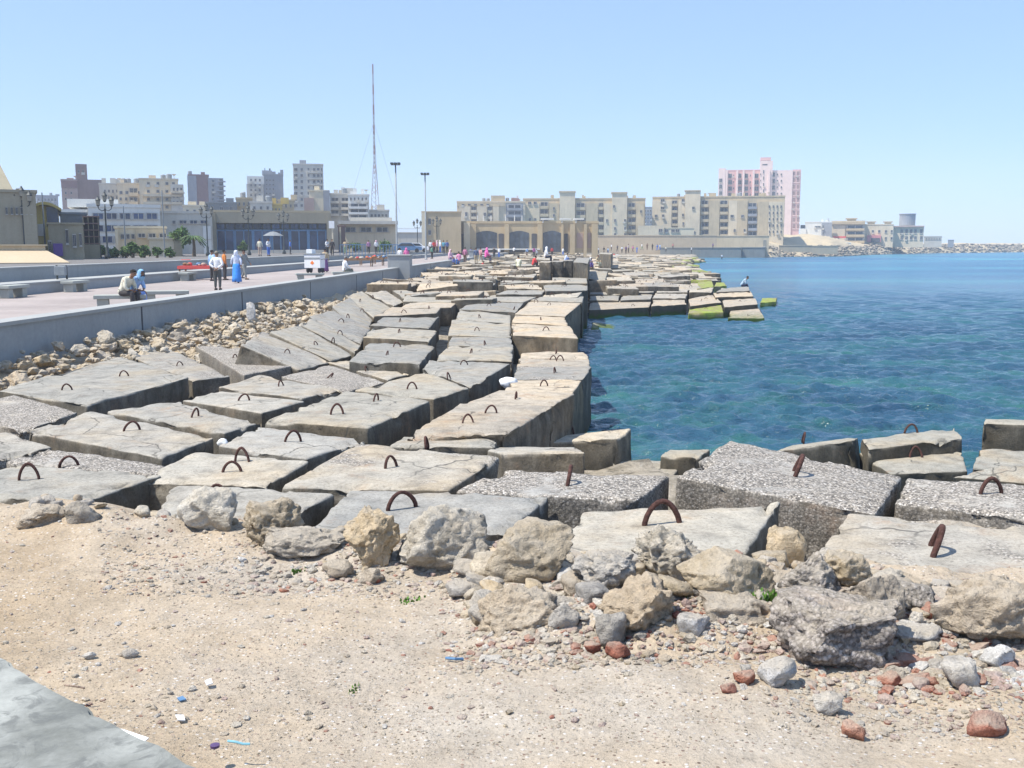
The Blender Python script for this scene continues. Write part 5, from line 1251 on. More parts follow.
# ---- radio mast
D = 300; base = pp(375.5, 214, D); top = pp(373.6, 64, D); H = top.z-base.z
root = tag(empty('radio_mast', base), 'slender red and white lattice radio mast rising high above the left town', 'mast')
def leg_w(t): return 1.25*(1-t/.36)+.28 if t < .36 else .28*(1-.6*(t-.36)/.64)
N = 30
for s in range(N):
    a, c = s/N, (s+1)/N; mb = MB(); wa, wc = leg_w(a), leg_w(c)
    C3 = [(math.cos(q), math.sin(q)) for q in (R(90), R(210), R(330))]
    for i in range(3):
        p = C3[i]; q = C3[(i+1) % 3]; r = .10
        mb.tube([(p[0]*wa, p[1]*wa, a*H), (p[0]*wc, p[1]*wc, c*H)], r, 5)
        mb.tube([(p[0]*wa, p[1]*wa, a*H), (q[0]*wc, q[1]*wc, c*H)], .055, 4)
    mb.build('mast_section', M['mast_red' if s % 4 < 2 else 'mast_white'], root)
mb = MB()
for i in range(3):
    q = R(90+120*i); mb.tube([(0, 0, H*.62), (9*math.cos(q), 9*math.sin(q), 0)], .03, 4)
mb.build('guy_wire', M['metal_grey'], root)

# ---- ornate lamp posts
def ornate(scale=1):
    root = empty('street_lamp', (0, 0, 0)); H = 4.4
    MB().lathe([(.22, 0), (.22, .25), (.13, .4), (.13, .9), (.075, 1.0), (.06, H-.5), (.09, H-.45), (.05, H-.3), (.05, H)], 10).build('pole', M['metal_dark'], root, smooth=True)
    for k, (dx, dz) in enumerate(((-.55, 0), (.55, 0), (0, .35))):
        if dx: MB().tube([(0, 0, H-.45), (dx*.5, 0, H-.55), (dx*.9, 0, H-.4), (dx, 0, H-.2)], .035, 6).build('arm', M['metal_dark'], root)
        l = MB().lathe([(.05, 0), (.14, .08), (.20, .5), (.24, .52), (.10, .72), (.03, .86)], 6, (0, 0, 0)).build('lantern', M['metal_dark'], root, (dx, 0, H-.2+dz))
        MB().lathe([(.145, .0), (.205, .36)], 6, (0, 0, .11)).build('lantern_glass', M['lamp_glass'], l)
    return root
LG = 'ornate black three-lantern street lamps along the street'
proto = ornate(); first = True
for (x, yt, yb, lab) in [(25, 192, 262, 'leftmost ornate lamp, standing before the beige hall'), (34, 205, 261, 'ornate lamp just right of the leftmost one, before the awning kiosk'), (107, 197, 258, 'nearest and clearest three-lantern lamp, before the white office'), (207.5, 207, 257, 'three-lantern lamp at the left edge of the blue glass hall'),
                     (249, 209, 255, 'three-lantern lamp before the left half of the blue glass hall'), (284, 213.5, 254, 'three-lantern lamp before the right half of the blue glass hall'), (238, 217, 254, 'smaller lamp between two taller ones at the blue glass hall'), (377, 223, 252, 'small far lamp before the cream pavilion'), (390, 224, 252, 'small far lamp at the right end of the cream pavilion'), (417.5, 221, 252, 'small far lamp left of the second floodlight pole'), (437, 219, 252, 'small far lamp before the plain beige block')]:
    z = STREET_Z; D = 5.06*F/((yb-yt)*.995) if x in (25, 107) else None
    # distance from the lamp's apparent height above eye level
    up = (245-yt)/F; D = (z+5.06-CAM_Z)/up
    o = proto if first else copy_tree(proto); first = False
    p = pp(x, 245, D); o.location = (p.x, D, z); tag(o, lab, 'street lamp', LG)
MB
mb = MB().lathe([(.12, 0), (.12, .5), (.06, .6), (.05, 6.0)], 8)
p = pp(165, 258, 92); tag(mb.build('utility_pole', M['metal_grey'], None, (p.x, p.y, STREET_Z)), 'plain bare grey pole before the cream annex', 'pole')
p = pp(126, 258, 92); tag(MB().lathe([(.08, 0), (.05, 4.6)], 8).build('utility_pole', M['metal_grey'], None, (p.x, p.y, STREET_Z)), 'thin short pole before the cream annex corner', 'pole')
p = pp(46, 258, 84); tag(MB().lathe([(.08, 0), (.05, 5.4)], 8).build('utility_pole', M['metal_grey'], None, (p.x, p.y, STREET_Z)), 'thin green grey pole before the yellow building', 'pole')

# ---- tall floodlight poles
def flood(x, yt, D, lab, dual):
    p = pp(x, yt, D); root = tag(empty('floodlight_pole', (p.x, D, PROM_Z)), lab, 'floodlight pole', 'tall floodlight poles on the promenade'); H = p.z-PROM_Z
    MB().lathe([(.22, 0), (.22, .06), (.15, .1), (.15, .8), (.12, .9), (.085, H)], 10).build('pole', M['metal_grey'], root, smooth=True)
    MB().tube([(-.55, 0, H-.05), (.55, 0, H-.05)], .06, 6).build('crossarm', M['metal_grey'], root)
    for dx in (-.42, 0, .42):
        MB().box(dx-.17, -.45, H+.0, dx+.17, .25, H+.22).build('floodlight', M['metal_dark'], root, bevel=.03)
flood(395.5, 164.5, 122, 'taller nearer looking floodlight pole left of the pillar', 1)
flood(425, 174.5, 140, 'second floodlight pole, right one, before the plain beige block', 1)

# ---- trees
def tree(px, yb, D, w, h, n, label, zb=STREET_Z, stem=.35, m='leaf', group=None):
    p = pp(px, yb, D); root = tag(empty('tree', (p.x, D, zb)), label, 'tree', group)
    mb = MB().tube([(0, 0, 0), (.05, 0, h*stem), (-.05, .05, h*.7)], [.14, .10, .05], 7)
    for k in range(5):
        a = k*1.3; mb.tube([(.03, 0, h*stem), (math.cos(a)*w*.25, math.sin(a)*w*.25, h*(stem+.25))], [.06, .02], 5)
    mb.build('trunk', M['trunk'], root)
    V = []; Fc = []; rg = np.random.default_rng(int(px*9)); cl = []
    for k in range(int(16)):
        q = rg.normal(size=3); q /= np.linalg.norm(q); q *= rg.random()**.4; cl.append((q[0]*w*.42, q[1]*w*.42, h*(stem+(1-stem)*.5)+q[2]*h*(1-stem)*.42))
    for k in range(n):
        c = cl[rg.integers(len(cl))]; c = np.array(c)+rg.normal(size=3)*w*.085; s = .12+.12*rg.random(); a = rg.normal(size=3); a /= np.linalg.norm(a); b_ = np.cross(a, rg.normal(size=3)); b_ /= np.linalg.norm(b_); b = len(V)
        V += [tuple(c-a*s), tuple(c+b_*s*.5), tuple(c+a*s), tuple(c-b_*s*.5)]; Fc.append((b, b+1, b+2, b+3))
    obj('crown', mesh('crown', V, Fc, [M[m]]), root)
    return root
tree(179, 239, 99, 2.3, 2.7, 1500, 'round green tree behind the cream box house', STREET_Z, .4); 
def palm(px, D, h, label):
    p = pp(px, 255, D); root = tag(empty('palm_tree', (p.x, D, STREET_Z)), label, 'palm tree'); MB().tube([(0, 0, 0), (.05, 0, h*.5), (0, 0, h)], [.2, .14, .12], 8).build('trunk', M['trunk'], root); mb = MB()
    for k in range(26):
        a = k*2.4; L = 1.1+.3*random.random(); up = random.uniform(-.2, .7); pr = None
        for j in range(6):
            t = j/5; x = math.cos(a)*L*t; y = math.sin(a)*L*t; z = h+up*t-1.0*t*t*.9; w = .16*(1-t)+.03; q = [(x-math.sin(a)*w, y+math.cos(a)*w, z-.06), (x, y, z+.02), (x+math.sin(a)*w, y-math.cos(a)*w, z-.06)]
            if pr: mb.add(pr+q, [(0, 1, 4, 3), (1, 2, 5, 4)])
            pr = q
    mb.build('crown', M['palm'], root)
palm(194, 97, 1.9, 'short palm right of the round green tree')
for k, (x, w, h, lab) in enumerate([(144, 1.1, 1.0, 'dark shrub before the cream box house'), (157, .8, .9, 'small shrub in the middle of the cream box house front'), (126, 1.2, 1.0, 'green shrub at the left foot of the cream annex'), (110, 1.6, .7, 'low green hedge bush by the nearest lamp'), (170, .9, .8, 'shrub right of the bare grey pole'), (133, .9, 1.4, 'leafy young tree at the cream annex corner')]):
    tree(x, 256, 88, w, h, 420, lab, STREET_Z, .15)
for x, D, w, h, lab in [(384, 150, 2.6, 1.6, 'flat green bush before the cream pavilion'), (355, 150, 2.2, 1.4, 'lower green bush at the left of the cream pavilion'), (243, 135, 1.4, 1.6, 'green bush in front of the blue glass hall'), (100, 92, 1.4, 1.1, 'small bush by the unfinished building')]:
    tree(x, 250, D, w, h, 420, lab, STREET_Z, .15)

# ---- headland ground: low sandy point with rocks at its foot
HL = [(44, 235), (56, 322), (85, 330), (95, 346), (118, 360), (150, 420), (182, 470), (230, 520), (292, 570), (420, 640), (560, 690)]
HL[0] = (55, 314); hx = np.array([q[0] for q in HL], float); hy = np.array([q[1] for q in HL], float)
def shore_y(x): return np.interp(x, hx, hy)
def head_h(X, Y):
    d = Y-shore_y(X); p = np.stack([X, Y, 0*X], -1).reshape(-1, 3)
    n = fbm(p*.06, 4, 4).reshape(X.shape); n2 = fbm(p*.3, 6, 4).reshape(X.shape)
    z = np.where(d < 0, d*.5, np.minimum(4.7, 4.7*(1-np.exp(-d/8)))+.4*n+.35*n2)
    slope = np.exp(-((X-114)/28)**2)*np.clip((d-7)/22, 0, 1)*4.2
    return np.clip(z+slope*np.clip(1.2-d/70, .2, 1), -2, 9)
xs = np.linspace(74, 560, 330); ts = np.concatenate([np.linspace(-5, 40, 70), np.linspace(42, 400, 40)])
X, T_ = np.meshgrid(xs, ts); Y = shore_y(X)+T_
hv = np.stack([X, Y, head_h(X, Y)], -1).reshape(-1, 3); nx = len(xs); i = np.arange((len(ts)-1)*nx).reshape(-1, nx)[:, :-1].ravel()
M['headland'] = wallpaint('headland_ground', (.50, .41, .27), .6, .2)
kind(obj('headland', mesh('headland', hv, np.stack([i, i+1, i+nx+1, i+nx], -1).tolist(), [M['headland']], True)), 'structure')
V = []; Fc = []; mi = []; rg = np.random.default_rng(77)
for k in range(2600):
    x = 66+rg.random()**1.1*420; d = rg.uniform(-1, 13 if x > 150 else 8); y = float(shore_y(x))+d
    s = rg.uniform(.5, 1.35)*(1 if x > 110 else .8); v, f = rock_shape(4000+k % 40, 1, (s*rg.uniform(.9, 1.8), s*1.1, s*rg.uniform(.7, 1.1)), 5, .5)
    z = float(head_h(np.array([[x]]), np.array([[y]]))[0, 0]); z = max(z, -.1)+s*.15
    if x > 200: z += .35
    b_ = len(V); V += (v+np.array((x, y, z))).tolist(); Fc += [tuple(q+b_ for q in g) for g in f]; mi += [int(rg.integers(3))]*len(f)
o = kind(obj('headland_rocks', mesh('headland_rocks', V, Fc, [M['far_rock'], M['far_rock'], M['rock_dark']], False, mi)), 'stuff')
tag(o, 'distant band of shore rocks along the foot of the headland and out to the right', 'rocks')
# ------------------------------------------------------------------ people
def skin_mesh(name, verts, edges, sub=1):
    me = bpy.data.meshes.new(name); me.from_pydata([v[0] for v in verts], edges, []); o = bpy.data.objects.new('t', me); COL.objects.link(o)
    o.modifiers.new('s', 'SKIN')
    sv = me.skin_vertices[0].data
    for i, v in enumerate(verts):
        r = v[1] if isinstance(v[1], tuple) else (v[1], v[1]); sv[i].radius = r; sv[i].use_root = (i == 0)
    if sub: m = o.modifiers.new('u', 'SUBSURF'); m.levels = sub
    dg = bpy.context.evaluated_depsgraph_get(); dg.update(); ev = o.evaluated_get(dg); out = bpy.data.meshes.new_from_object(ev); out.name = name
    bpy.data.objects.remove(o); out.polygons.foreach_set('use_smooth', np.ones(len(out.polygons), dtype=bool))
    out.materials.clear(); out.materials.append(None)
    return out
# pose: joints in metres, the figure faces -Y; standing height 1.72
def pose(kind_):
    J = dict(pel=(0, 0, .92), spi=(0, 0, 1.12), che=(0, 0, 1.33), nec=(0, 0, 1.49), hea=(0, -.015, 1.58), top=(0, -.005, 1.68))
    def arms(e1, w1, e2, w2): J.update(sR=(-.18, 0, 1.41), sL=(.18, 0, 1.41), eR=e1, wR=w1, eL=e2, wL=w2)
    def legs(k1, a1, k2, a2): J.update(hR=(-.09, 0, .88), hL=(.09, 0, .88), kR=k1, aR=a1, kL=k2, aL=a2)
    legs((-.10, -.02, .48), (-.10, .02, .08), (.10, -.02, .48), (.10, .02, .08))
    arms((-.24, .02, 1.13), (-.25, -.05, .88), (.24, .02, 1.13), (.25, -.05, .88))
    if kind_ == 'behind': arms((-.29, .12, 1.14), (-.04, .17, .95), (.29, .12, 1.14), (.05, .19, .97))
    if kind_ == 'walk':
        legs((-.10, -.16, .50), (-.10, -.24, .08), (.10, .06, .48), (.10, .30, .14)); arms((-.24, .14, 1.15), (-.24, .10, .90), (.24, -.10, 1.14), (.24, -.26, .95))
    if kind_ == 'talk': arms((-.25, .02, 1.14), (-.16, -.24, 1.12), (.24, .02, 1.13), (.25, -.05, .88))
    if kind_ in ('sit', 'lean', 'squat'):
        dz = -.36 if kind_ != 'squat' else -.70
        for k in ('pel', 'spi', 'che', 'nec', 'hea', 'top'): J[k] = (J[k][0], J[k][1], J[k][2]+dz)
        f = {'sit': (0, -.02, -.05, -.08, -.11, -.10), 'lean': (0, -.10, -.24, -.36, -.44, -.46), 'squat': (0, -.06, -.15, -.22, -.28, -.28)}[kind_]
        drop_ = {'sit': 0, 'lean': .10, 'squat': .04}[kind_]
        for k, y in zip(('pel', 'spi', 'che', 'nec', 'hea', 'top'), f): J[k] = (0, y, J[k][2]-(drop_*(-y)/.4))
        cy, cz = J['che'][1], J['che'][2]+.07
        if kind_ == 'squat': legs((-.14, -.38, .50), (-.11, -.42, .08), (.14, -.38, .50), (.11, -.42, .08)); J['hR'] = (-.09, 0, .19); J['hL'] = (.09, 0, .19); kz = .52; ky = -.34
        else: legs((-.12, -.46, .55), (-.12, -.44, .08), (.12, -.46, .55), (.12, -.44, .08)); J['hR'] = (-.09, 0, .53); J['hL'] = (.09, 0, .53); kz = .62; ky = -.38
        J.update(sR=(-.18, cy, cz), sL=(.18, cy, cz), eR=(-.24, cy-.06, cz-.28), wR=(-.13, ky, kz+.02), eL=(.24, cy-.06, cz-.28), wL=(.13, ky, kz+.02))
    return J
def add(a, b): return tuple(x+y for x, y in zip(a, b))
def lerp(a, b, t): return tuple(x+(y-x)*t for x, y in zip(a, b))
_pm = {}
def person_meshes(kd):
    if kd in _pm: return _pm[kd]
    J = pose(kd); V = []; E = []; ix = {}
    def v(n, p, r): ix[n] = len(V); V.append((p, r)); return ix[n]
    def chain(*n):
        for a, b in zip(n, n[1:]): E.append((ix[a], ix[b]))
    v('pel', J['pel'], (.14, .10)); v('spi', J['spi'], (.13, .095)); v('che', J['che'], (.142, .098)); v('nec', J['nec'], .052)
    v('hea', J['hea'], (.074, .088)); v('top', J['top'], (.066, .076)); v('nose', add(J['hea'], (0, -.105, .0)), .013)
    v('earR', add(J['hea'], (-.082, .0, .01)), .016); v('earL', add(J['hea'], (.082, .0, .01)), .016)
    chain('pel', 'spi', 'che', 'nec', 'hea', 'top'); chain('hea', 'nose'); chain('hea', 'earR'); chain('hea', 'earL')
    for s in 'RL':
        v('s'+s, J['s'+s], .058); v('e'+s, J['e'+s], .042); v('w'+s, J['w'+s], .030)
        d = Vector(J['w'+s])-Vector(J['e'+s]); d.normalize(); side = Vector((1 if s == 'R' else -1, 0, 0)); side = (side-d*side.dot(d)).normalized(); pr = d.cross(side)
        P = Vector(J['w'+s]); v('h'+s+'p', tuple(P+d*.075), (.038, .018)); chain('che', 's'+s, 'e'+s, 'w'+s, 'h'+s+'p')
        for q in range(4):
            o = (q-1.5)*.020; l = (.075, .085, .08, .062)[q]; v('f%s%d' % (s, q), tuple(P+d*(.095+l*.5)+pr*o), .0095); v('g%s%d' % (s, q), tuple(P+d*(.09+l*.95)+pr*o+side*.018), .008); chain('h'+s+'p', 'f%s%d' % (s, q), 'g%s%d' % (s, q))
        v('t'+s, tuple(P+d*.06+pr*.045+side*.01), .011); v('u'+s, tuple(P+d*.10+pr*.06+side*.02), .009); chain('h'+s+'p', 't'+s, 'u'+s)
        v('h'+s, J['h'+s], .085); v('k'+s, J['k'+s], .056); v('a'+s, J['a'+s], .040); v('x'+s, add(J['a'+s], (0, -.14, -.035)), (.04, .028)); chain('pel', 'h'+s, 'k'+s, 'a'+s, 'x'+s)
    body = skin_mesh('body', V, E)
    def part(lst, edges): return skin_mesh('part', lst, edges)
    g = .016
    sl = lambda s, t: lerp(J['e'+s], J['w'+s], t)
    def shirt(t):
        L = [(J['che'], (.155+g, .115+g)), (J['spi'], (.15+g, .115+g)), (lerp(J['pel'], J['spi'], .1), (.158+g, .122+g)), (lerp(J['che'], J['nec'], .80), .078), (add(lerp(J['pel'], J['spi'], -.35), (0, 0, 0)), (.16+g, .122+g))]; Ed = [(0, 1), (1, 2), (0, 3), (2, 4)]
        for s in 'RL': b = len(L); L += [(lerp(J['s'+s], J['che'], .12), .076+g*.6), (J['e'+s], .052+g*.6), (sl(s, t), .045+g*.4)]; Ed += [(0, b), (b, b+1), (b+1, b+2)]
        return part(L, Ed)
    L = [(lerp(J['pel'], J['spi'], .45), (.145, .105)), (J['pel'], (.155, .118))]; Ed = [(0, 1)]
    for s in 'RL': b = len(L); L += [(lerp(J['h'+s], J['k'+s], .08), .112), (lerp(J['h'+s], J['k'+s], .6), .095), (J['k'+s], .08), (lerp(J['k'+s], J['a'+s], .95), .062)]; Ed += [(1, b), (b, b+1), (b+1, b+2), (b+2, b+3)]
    tr = part(L, Ed)
    h, tp = Vector(J['hea']), Vector(J['top'])
    U, Fc = ico(3); P = U*np.array((.092, .104, .095))+np.array(lerp(J['hea'], J['top'], .55))+np.array((0, .014, .012)); keep = [f for f in Fc if np.mean([U[i][2] for i in f]) > -.15+.75*max(0, -np.mean([U[i][1] for i in f]))]
    P = P*1.0; hair = mesh('hair', P, keep, [], True); hair.materials.append(None)
    P = U*np.array((.105, .115, .125))*(1+.0)+np.array(lerp(J['hea'], J['top'], .35))+np.array((0, .015, 0)); keep = [f for f in Fc if not (np.mean([U[i][1] for i in f]) < -.62 and -.5 < np.mean([U[i][2] for i in f]) < .55)]
    P = P.copy(); low = U[:, 2] < -.2; P[low, 0] *= 1+(-.2-U[low, 2])*1.1; P[low, 2] -= (-.2-U[low, 2])*.16
    scarf = mesh('headscarf', P, keep, [], True); scarf.materials.append(None)
    # long robe / skirt
    mb = MB(); n = 18; rings = []
    if kd in ('sit', 'lean', 'squat'):
        skirt = part([(J['pel'], (.18, .13)), (lerp(J['hR'], J['hL'], .5), (.19, .12)), (lerp(J['kR'], J['kL'], .5), (.19, .10)), (add(lerp(J['aR'], J['aL'], .5), (0, .02, .06)), (.2, .11))], [(0, 1), (1, 2), (2, 3)])
    else:
        V2 = []; F2 = []
        for j, (z, rx, ry) in enumerate([(1.02, .165, .12), (.9, .19, .145), (.6, .21, .175), (.3, .235, .20), (.07, .26, .225)]):
            for q in range(n):
                t = 2*math.pi*q/n; k = 1+.05*math.sin(5*t+j)*(j/4); V2.append((rx*k*math.cos(t), (ry*(1.75 if kd == 'walk' and z < .7 else 1))*k*math.sin(t)+.02, z))
        for j in range(4):
            for q in range(n): F2.append((j*n+q, (j+1)*n+q, (j+1)*n+(q+1) % n, j*n+(q+1) % n))
        F2.append(tuple(range(n))); F2.append(tuple(4*n+q for q in range(n))[::-1]); skirt = mesh('skirt', V2, F2, [], True); skirt.materials.append(None)
    mb = MB()
    for s in 'RL':
        a = J['a'+s]; mb.add([(a[0]+x*(.05 if y < -.1 else .045), a[1]+y, a[2]-.08+z) for z in (0, .07) for x, y in ((-.8, .07), (.8, .07), (1, -.08), (.7, -.2), (-.7, -.2), (-1, -.08))], [(0, 1, 2, 3, 4, 5)[::-1], (6, 7, 8, 9, 10, 11)]+[(i, (i+1) % 6, 6+(i+1) % 6, 6+i) for i in range(6)])
    shoes = mesh('shoes', mb.v, mb.f, [], True); shoes.materials.append(None)
    mb = MB(); hx_, hy_, hz_ = J['hea']
    for s in (-1, 1):
        mb.lathe([(.001, -.007), (.011, -.004), (.011, .004), (.001, .007)], 8, (hx_+s*.031, hy_-.083, hz_+.018)); mb.box(hx_+s*.031-.018, hy_-.086, hz_+.034, hx_+s*.031+.018, hy_-.074, hz_+.040)
    mb.box(hx_-.024, hy_-.088, hz_-.046, hx_+.024, hy_-.076, hz_-.038)
    face = mesh('face_features', mb.v, mb.f, [], False); face.materials.append(None)
    _pm[kd] = dict(face=face, body=body, shirt=shirt(.85), tshirt=shirt(.02), trousers=tr, hair=hair, headscarf=scarf, skirt=skirt, shoes=shoes)
    return _pm[kd]
_cm = {}
def cloth(c, skin=False):
    k = tuple(round(v, 3) for v in c)
    if k not in _cm:
        t = NT('cloth_%d' % len(_cm) if not skin else 'skin_tone'); a = t.noise(9, 4); col = t.ramp(a, [(.3, tuple(v*.78 for v in c)), (.7, tuple(min(1, v*1.12) for v in c))]); _cm[k] = t.done(col, .85, t.bump(t.noise(14, 4), .4, .02), .2)
    return _cm[k]
SKIN = (.30, .17, .11); HAIR = (.02, .017, .015)
WH = (.74, .75, .76); CRM = (.66, .63, .50); LBL = (.34, .50, .74); BL = (.08, .18, .55); BLK = (.03, .03, .035); DK = (.06, .055, .055); GR = (.25, .26, .25); RED = (.60, .06, .06); PNK = (.75, .18, .40); ORG = (.62, .22, .06); TAN = (.48, .38, .24); PUR = (.17, .08, .22); GRN = (.3, .4, .25); BRN = (.16, .10, .07); LPK = (.72, .48, .56)
def person(loc, kd, rz, label, top=WH, bot=DK, head='hair', hc=HAIR, sleeve='shirt', s=1.0, skirt=False, group=None):
    root = tag(empty('person', loc, R(rz)), label, 'person', group); root.scale = (s, s, s); pm = person_meshes(kd)
    def put(nm, me, c):
        o = obj(nm, me, root); o.material_slots[0].link = 'OBJECT'; o.material_slots[0].material = cloth(c); return o
    put('body', pm['body'], SKIN); put('shirt', pm[sleeve], top); put('skirt' if skirt else 'trousers', pm['skirt' if skirt else 'trousers'], bot); put('shoes', pm['shoes'], BLK)
    if loc[1] < 70: put('face_features', pm['face'], (.03, .02, .02))
    if head == 'hair': put('hair', pm['hair'], hc)
    else: put('headscarf', pm['headscarf'], hc)
    return root
def on_prom(px, yf, z=PROM_Z): return gp(px, yf, z)

# ---- benches on the promenade
def make_bench():
    root = empty('bench', (0, 0, 0))
    MB().box(-.76, -.28, .36, .76, .28, .48).build('seat', M['bench'], root, bevel=.02)
    for x in (-.5, .5): MB().box(x-.17, -.2, 0, x+.17, .2, .357).build('leg', M['bench'], root, bevel=.02)
    return root
BN = 'concrete benches on the promenade'
proto = make_bench(); first = True
bench_at = {}
for key, D, off, lab in [('a', 31.0, 2.2, 'concrete bench by the parapet where a man in cream and a woman in blue sit'), ('b', 33.8, 1.9, 'empty concrete bench right of the seated couple, by the parapet'), ('c', 55, 2.3, 'concrete bench before the white handcart'), ('d', 58, 1.0, 'concrete bench on which the man in a white shirt sits with his back turned'),
                         ('e', 79, .95, 'concrete bench behind the parapet left of the tall pillar'), ('f', 38.5, 9.6, 'concrete bench against the landward step at the left edge'), ('g', 43.5, 9.6, 'concrete bench against the landward step beside the litter bin'), ('h', 57, 9.7, 'concrete bench behind the red stall table')]:
    o = proto if first else copy_tree(proto); first = False
    o.location = (lat(L_PAR, D)-off, D, PROM_Z); o.rotation_euler.z = R(18 if key in 'abcde' else 87); tag(o, lab, 'bench', BN); bench_at[key] = Vector(o.location)
# litter bin
root = tag(empty('litter_bin', (lat(L_STEP+.0, 45), 45, 2.485)), 'square blue grey litter bin standing by the low step at left', 'litter bin')
root.scale = (.8, .8, .5)
MB().box(-.3, -.3, .35, .3, .3, 1.15).build('basket', M['metal_grey'], root, bevel=.03)
for x in (-.27, .27): MB().box(x-.04, -.04, 0, x+.04, .04, 1.25).build('post', M['metal_dark'], root)

# ---- near people
p = bench_at['a']
person((p.x+.12, p.y-.12, PROM_Z), 'lean', 72, 'man in a cream shirt and dark trousers sitting on the nearest bench, leaning forward', CRM, DK)
person((p.x+.22, p.y+.35, PROM_Z), 'lean', 66, 'woman in light blue with a blue headscarf sitting behind the man in cream', LBL, (.2, .3, .6), 'scarf', (.25, .45, .65), skirt=True)
person(on_prom(218, 290), 'behind', 180, 'man in a white shirt and dark grey trousers standing with hands behind his back', WH, (.10, .105, .10), hc=(.22, .2, .16))
person(on_prom(237, 283), 'walk', 200, 'woman in a white shawl and bright blue skirt walking on the promenade', (.62, .67, .80), (.06, .26, .72), 'scarf', (.66, .70, .80), skirt=True)
person(on_prom(244.5, 279.5), 'walk', 60, 'slim figure in dark grey behind the woman with the blue skirt', GR, GR)
person(on_prom(225, 280), 'stand', 120, 'figure in an orange top half hidden behind the man in white', ORG, DK)
person(on_prom(213, 281), 'talk', 150, 'person in a pale blue shirt left of the man with hands behind his back', LBL, DK)
p = bench_at['d']
person((p.x-.05, p.y, PROM_Z), 'sit', 120, 'man in a white shirt sitting with his back turned on the bench after the handcart', WH, (.2, .2, .16), hc=(.2, .2, .2))
person(on_prom(325.5, 272), 'stand', 180, 'person in a tan top and purple skirt standing beside the white handcart', TAN, PUR, skirt=True)
person(on_prom(400, 265), 'stand', 170, 'man in a white shirt and black trousers, left one of the standing couple', WH, BLK)
person(on_prom(406.5, 265), 'stand', 190, 'woman in pink with a long dark skirt, right one of the standing couple', PNK, (.12, .06, .1), 'scarf', PNK, skirt=True)
# behind the landward wall
def street_person(px, yh, hgt_px, kd, rz, label, **k):
    D = 1.72*F/hgt_px; q = pp(px, yh, D); return person((q.x, D, STREET_Z if q.z-1.72 > 2.4 else max(PROM_Z, q.z-1.72)), kd, rz, label, **k)
street_person(259.5, 238.6, 17, 'stand', 180, 'person in a cream top standing above the landward wall', top=CRM, bot=(.5, .38, .3))
street_person(268, 236.5, 17, 'talk', 60, 'person in a white and blue top right of the one in cream above the wall', top=WH, bot=BL)
street_person(290, 240.5, 14, 'stand', 100, 'person in a blue shirt before the blue glass hall', top=BL, bot=DK)
street_person(327, 240, 16, 'talk', 60, 'person in white, left one of the pair above the handcart', top=WH, bot=DK)
street_person(332, 240.5, 16, 'stand', 0, 'dark clothed person, right one of the pair above the handcart', top=DK, bot=DK)
street_person(345, 241.5, 14, 'stand', 180, 'person in tan and green by the landward wall end', top=TAN, bot=GRN)
street_person(368.5, 240, 13, 'stand', 20, 'person in a purple top behind the far goods stands', top=(.4, .2, .35), bot=DK)
street_person(376, 239.8, 13, 'stand', 200, 'person in white with a pink scarf behind the far goods stands', top=WH, bot=DK, head='scarf', hc=LPK)
street_person(306, 246.5, 12, 'stand', 200, 'person with dark hair behind the top of the white handcart', top=(.5, .62, .7), bot=DK)
# crowd beyond the second floodlight pole
for k, (x, yh, c, bt, kd, hd, lab) in enumerate([(430.5, 240.5, WH, DK, 'stand', 0, 'leftmost of the dense crowd by the second pole, in white'), (434, 240, RED, DK, 'talk', 0, 'crowd member in a red top by the second pole'), (437, 241, LPK, DK, 'stand', 1, 'crowd member with a pale pink scarf'), (440, 240.3, WH, BL, 'stand', 1, 'crowd member in white with a pale scarf'),
        (443.5, 240, (.1, .3, .4), DK, 'talk', 0, 'crowd member in a teal top'), (447, 240.5, (.1, .15, .35), DK, 'stand', 0, 'rightmost of the dense crowd, in dark blue'), (432, 246, (.2, .45, .3), DK, 'stand', 0, 'shorter crowd member in green at the front of the dense crowd')]):
    street_person(x, yh, 12.5, kd, 40*k, lab, top=c, bot=bt, head='scarf' if hd else 'hair', hc=c if hd else HAIR)
# seated and standing group at the parapet between the pillars
q = lambda px, yf: on_prom(px, yf, PROM_Z)
def par_person(px, yh, hpx, kd, rz, lab, tall=1.72, **k):
    D = tall*F/hpx; a = pp(px, yh, D); return person((a.x, D, max(PROM_Z, a.z-tall)), kd, rz, lab, **k)
par_person(449.5, 249.5, 15, 'sit', 60, 'woman in pink with a pale scarf seated at the parapet, right of the tall pillar', 1.35, top=LPK, bot=BL, head='scarf', hc=LPK, skirt=True)
par_person(459, 253.5, 13.5, 'sit', 200, 'woman in a bright pink top seated on the parapet', 1.35, top=(.75, .30, .48), bot=BL, head='hair')
par_person(465, 247.2, 16, 'stand', 160, 'figure in maroon and pink standing behind the seated women', top=(.45, .18, .28), bot=BRN)
par_person(476, 248.6, 16, 'stand', 180, 'man in a dark blue shirt and tan trousers right of the seated women', top=(.10, .13, .22), bot=TAN)
par_person(480.5, 248.6, 15, 'walk', 150, 'thin person in a pale red top beside the man in dark blue', top=(.55, .3, .3), bot=TAN)
par_person(486, 247.8, 15, 'sit', 120, 'woman in hot pink seated at the right end of the parapet group', 1.35, top=(.85, .14, .42), bot=(.2, .2, .25), head='scarf', hc=(.85, .2, .45), skirt=True)
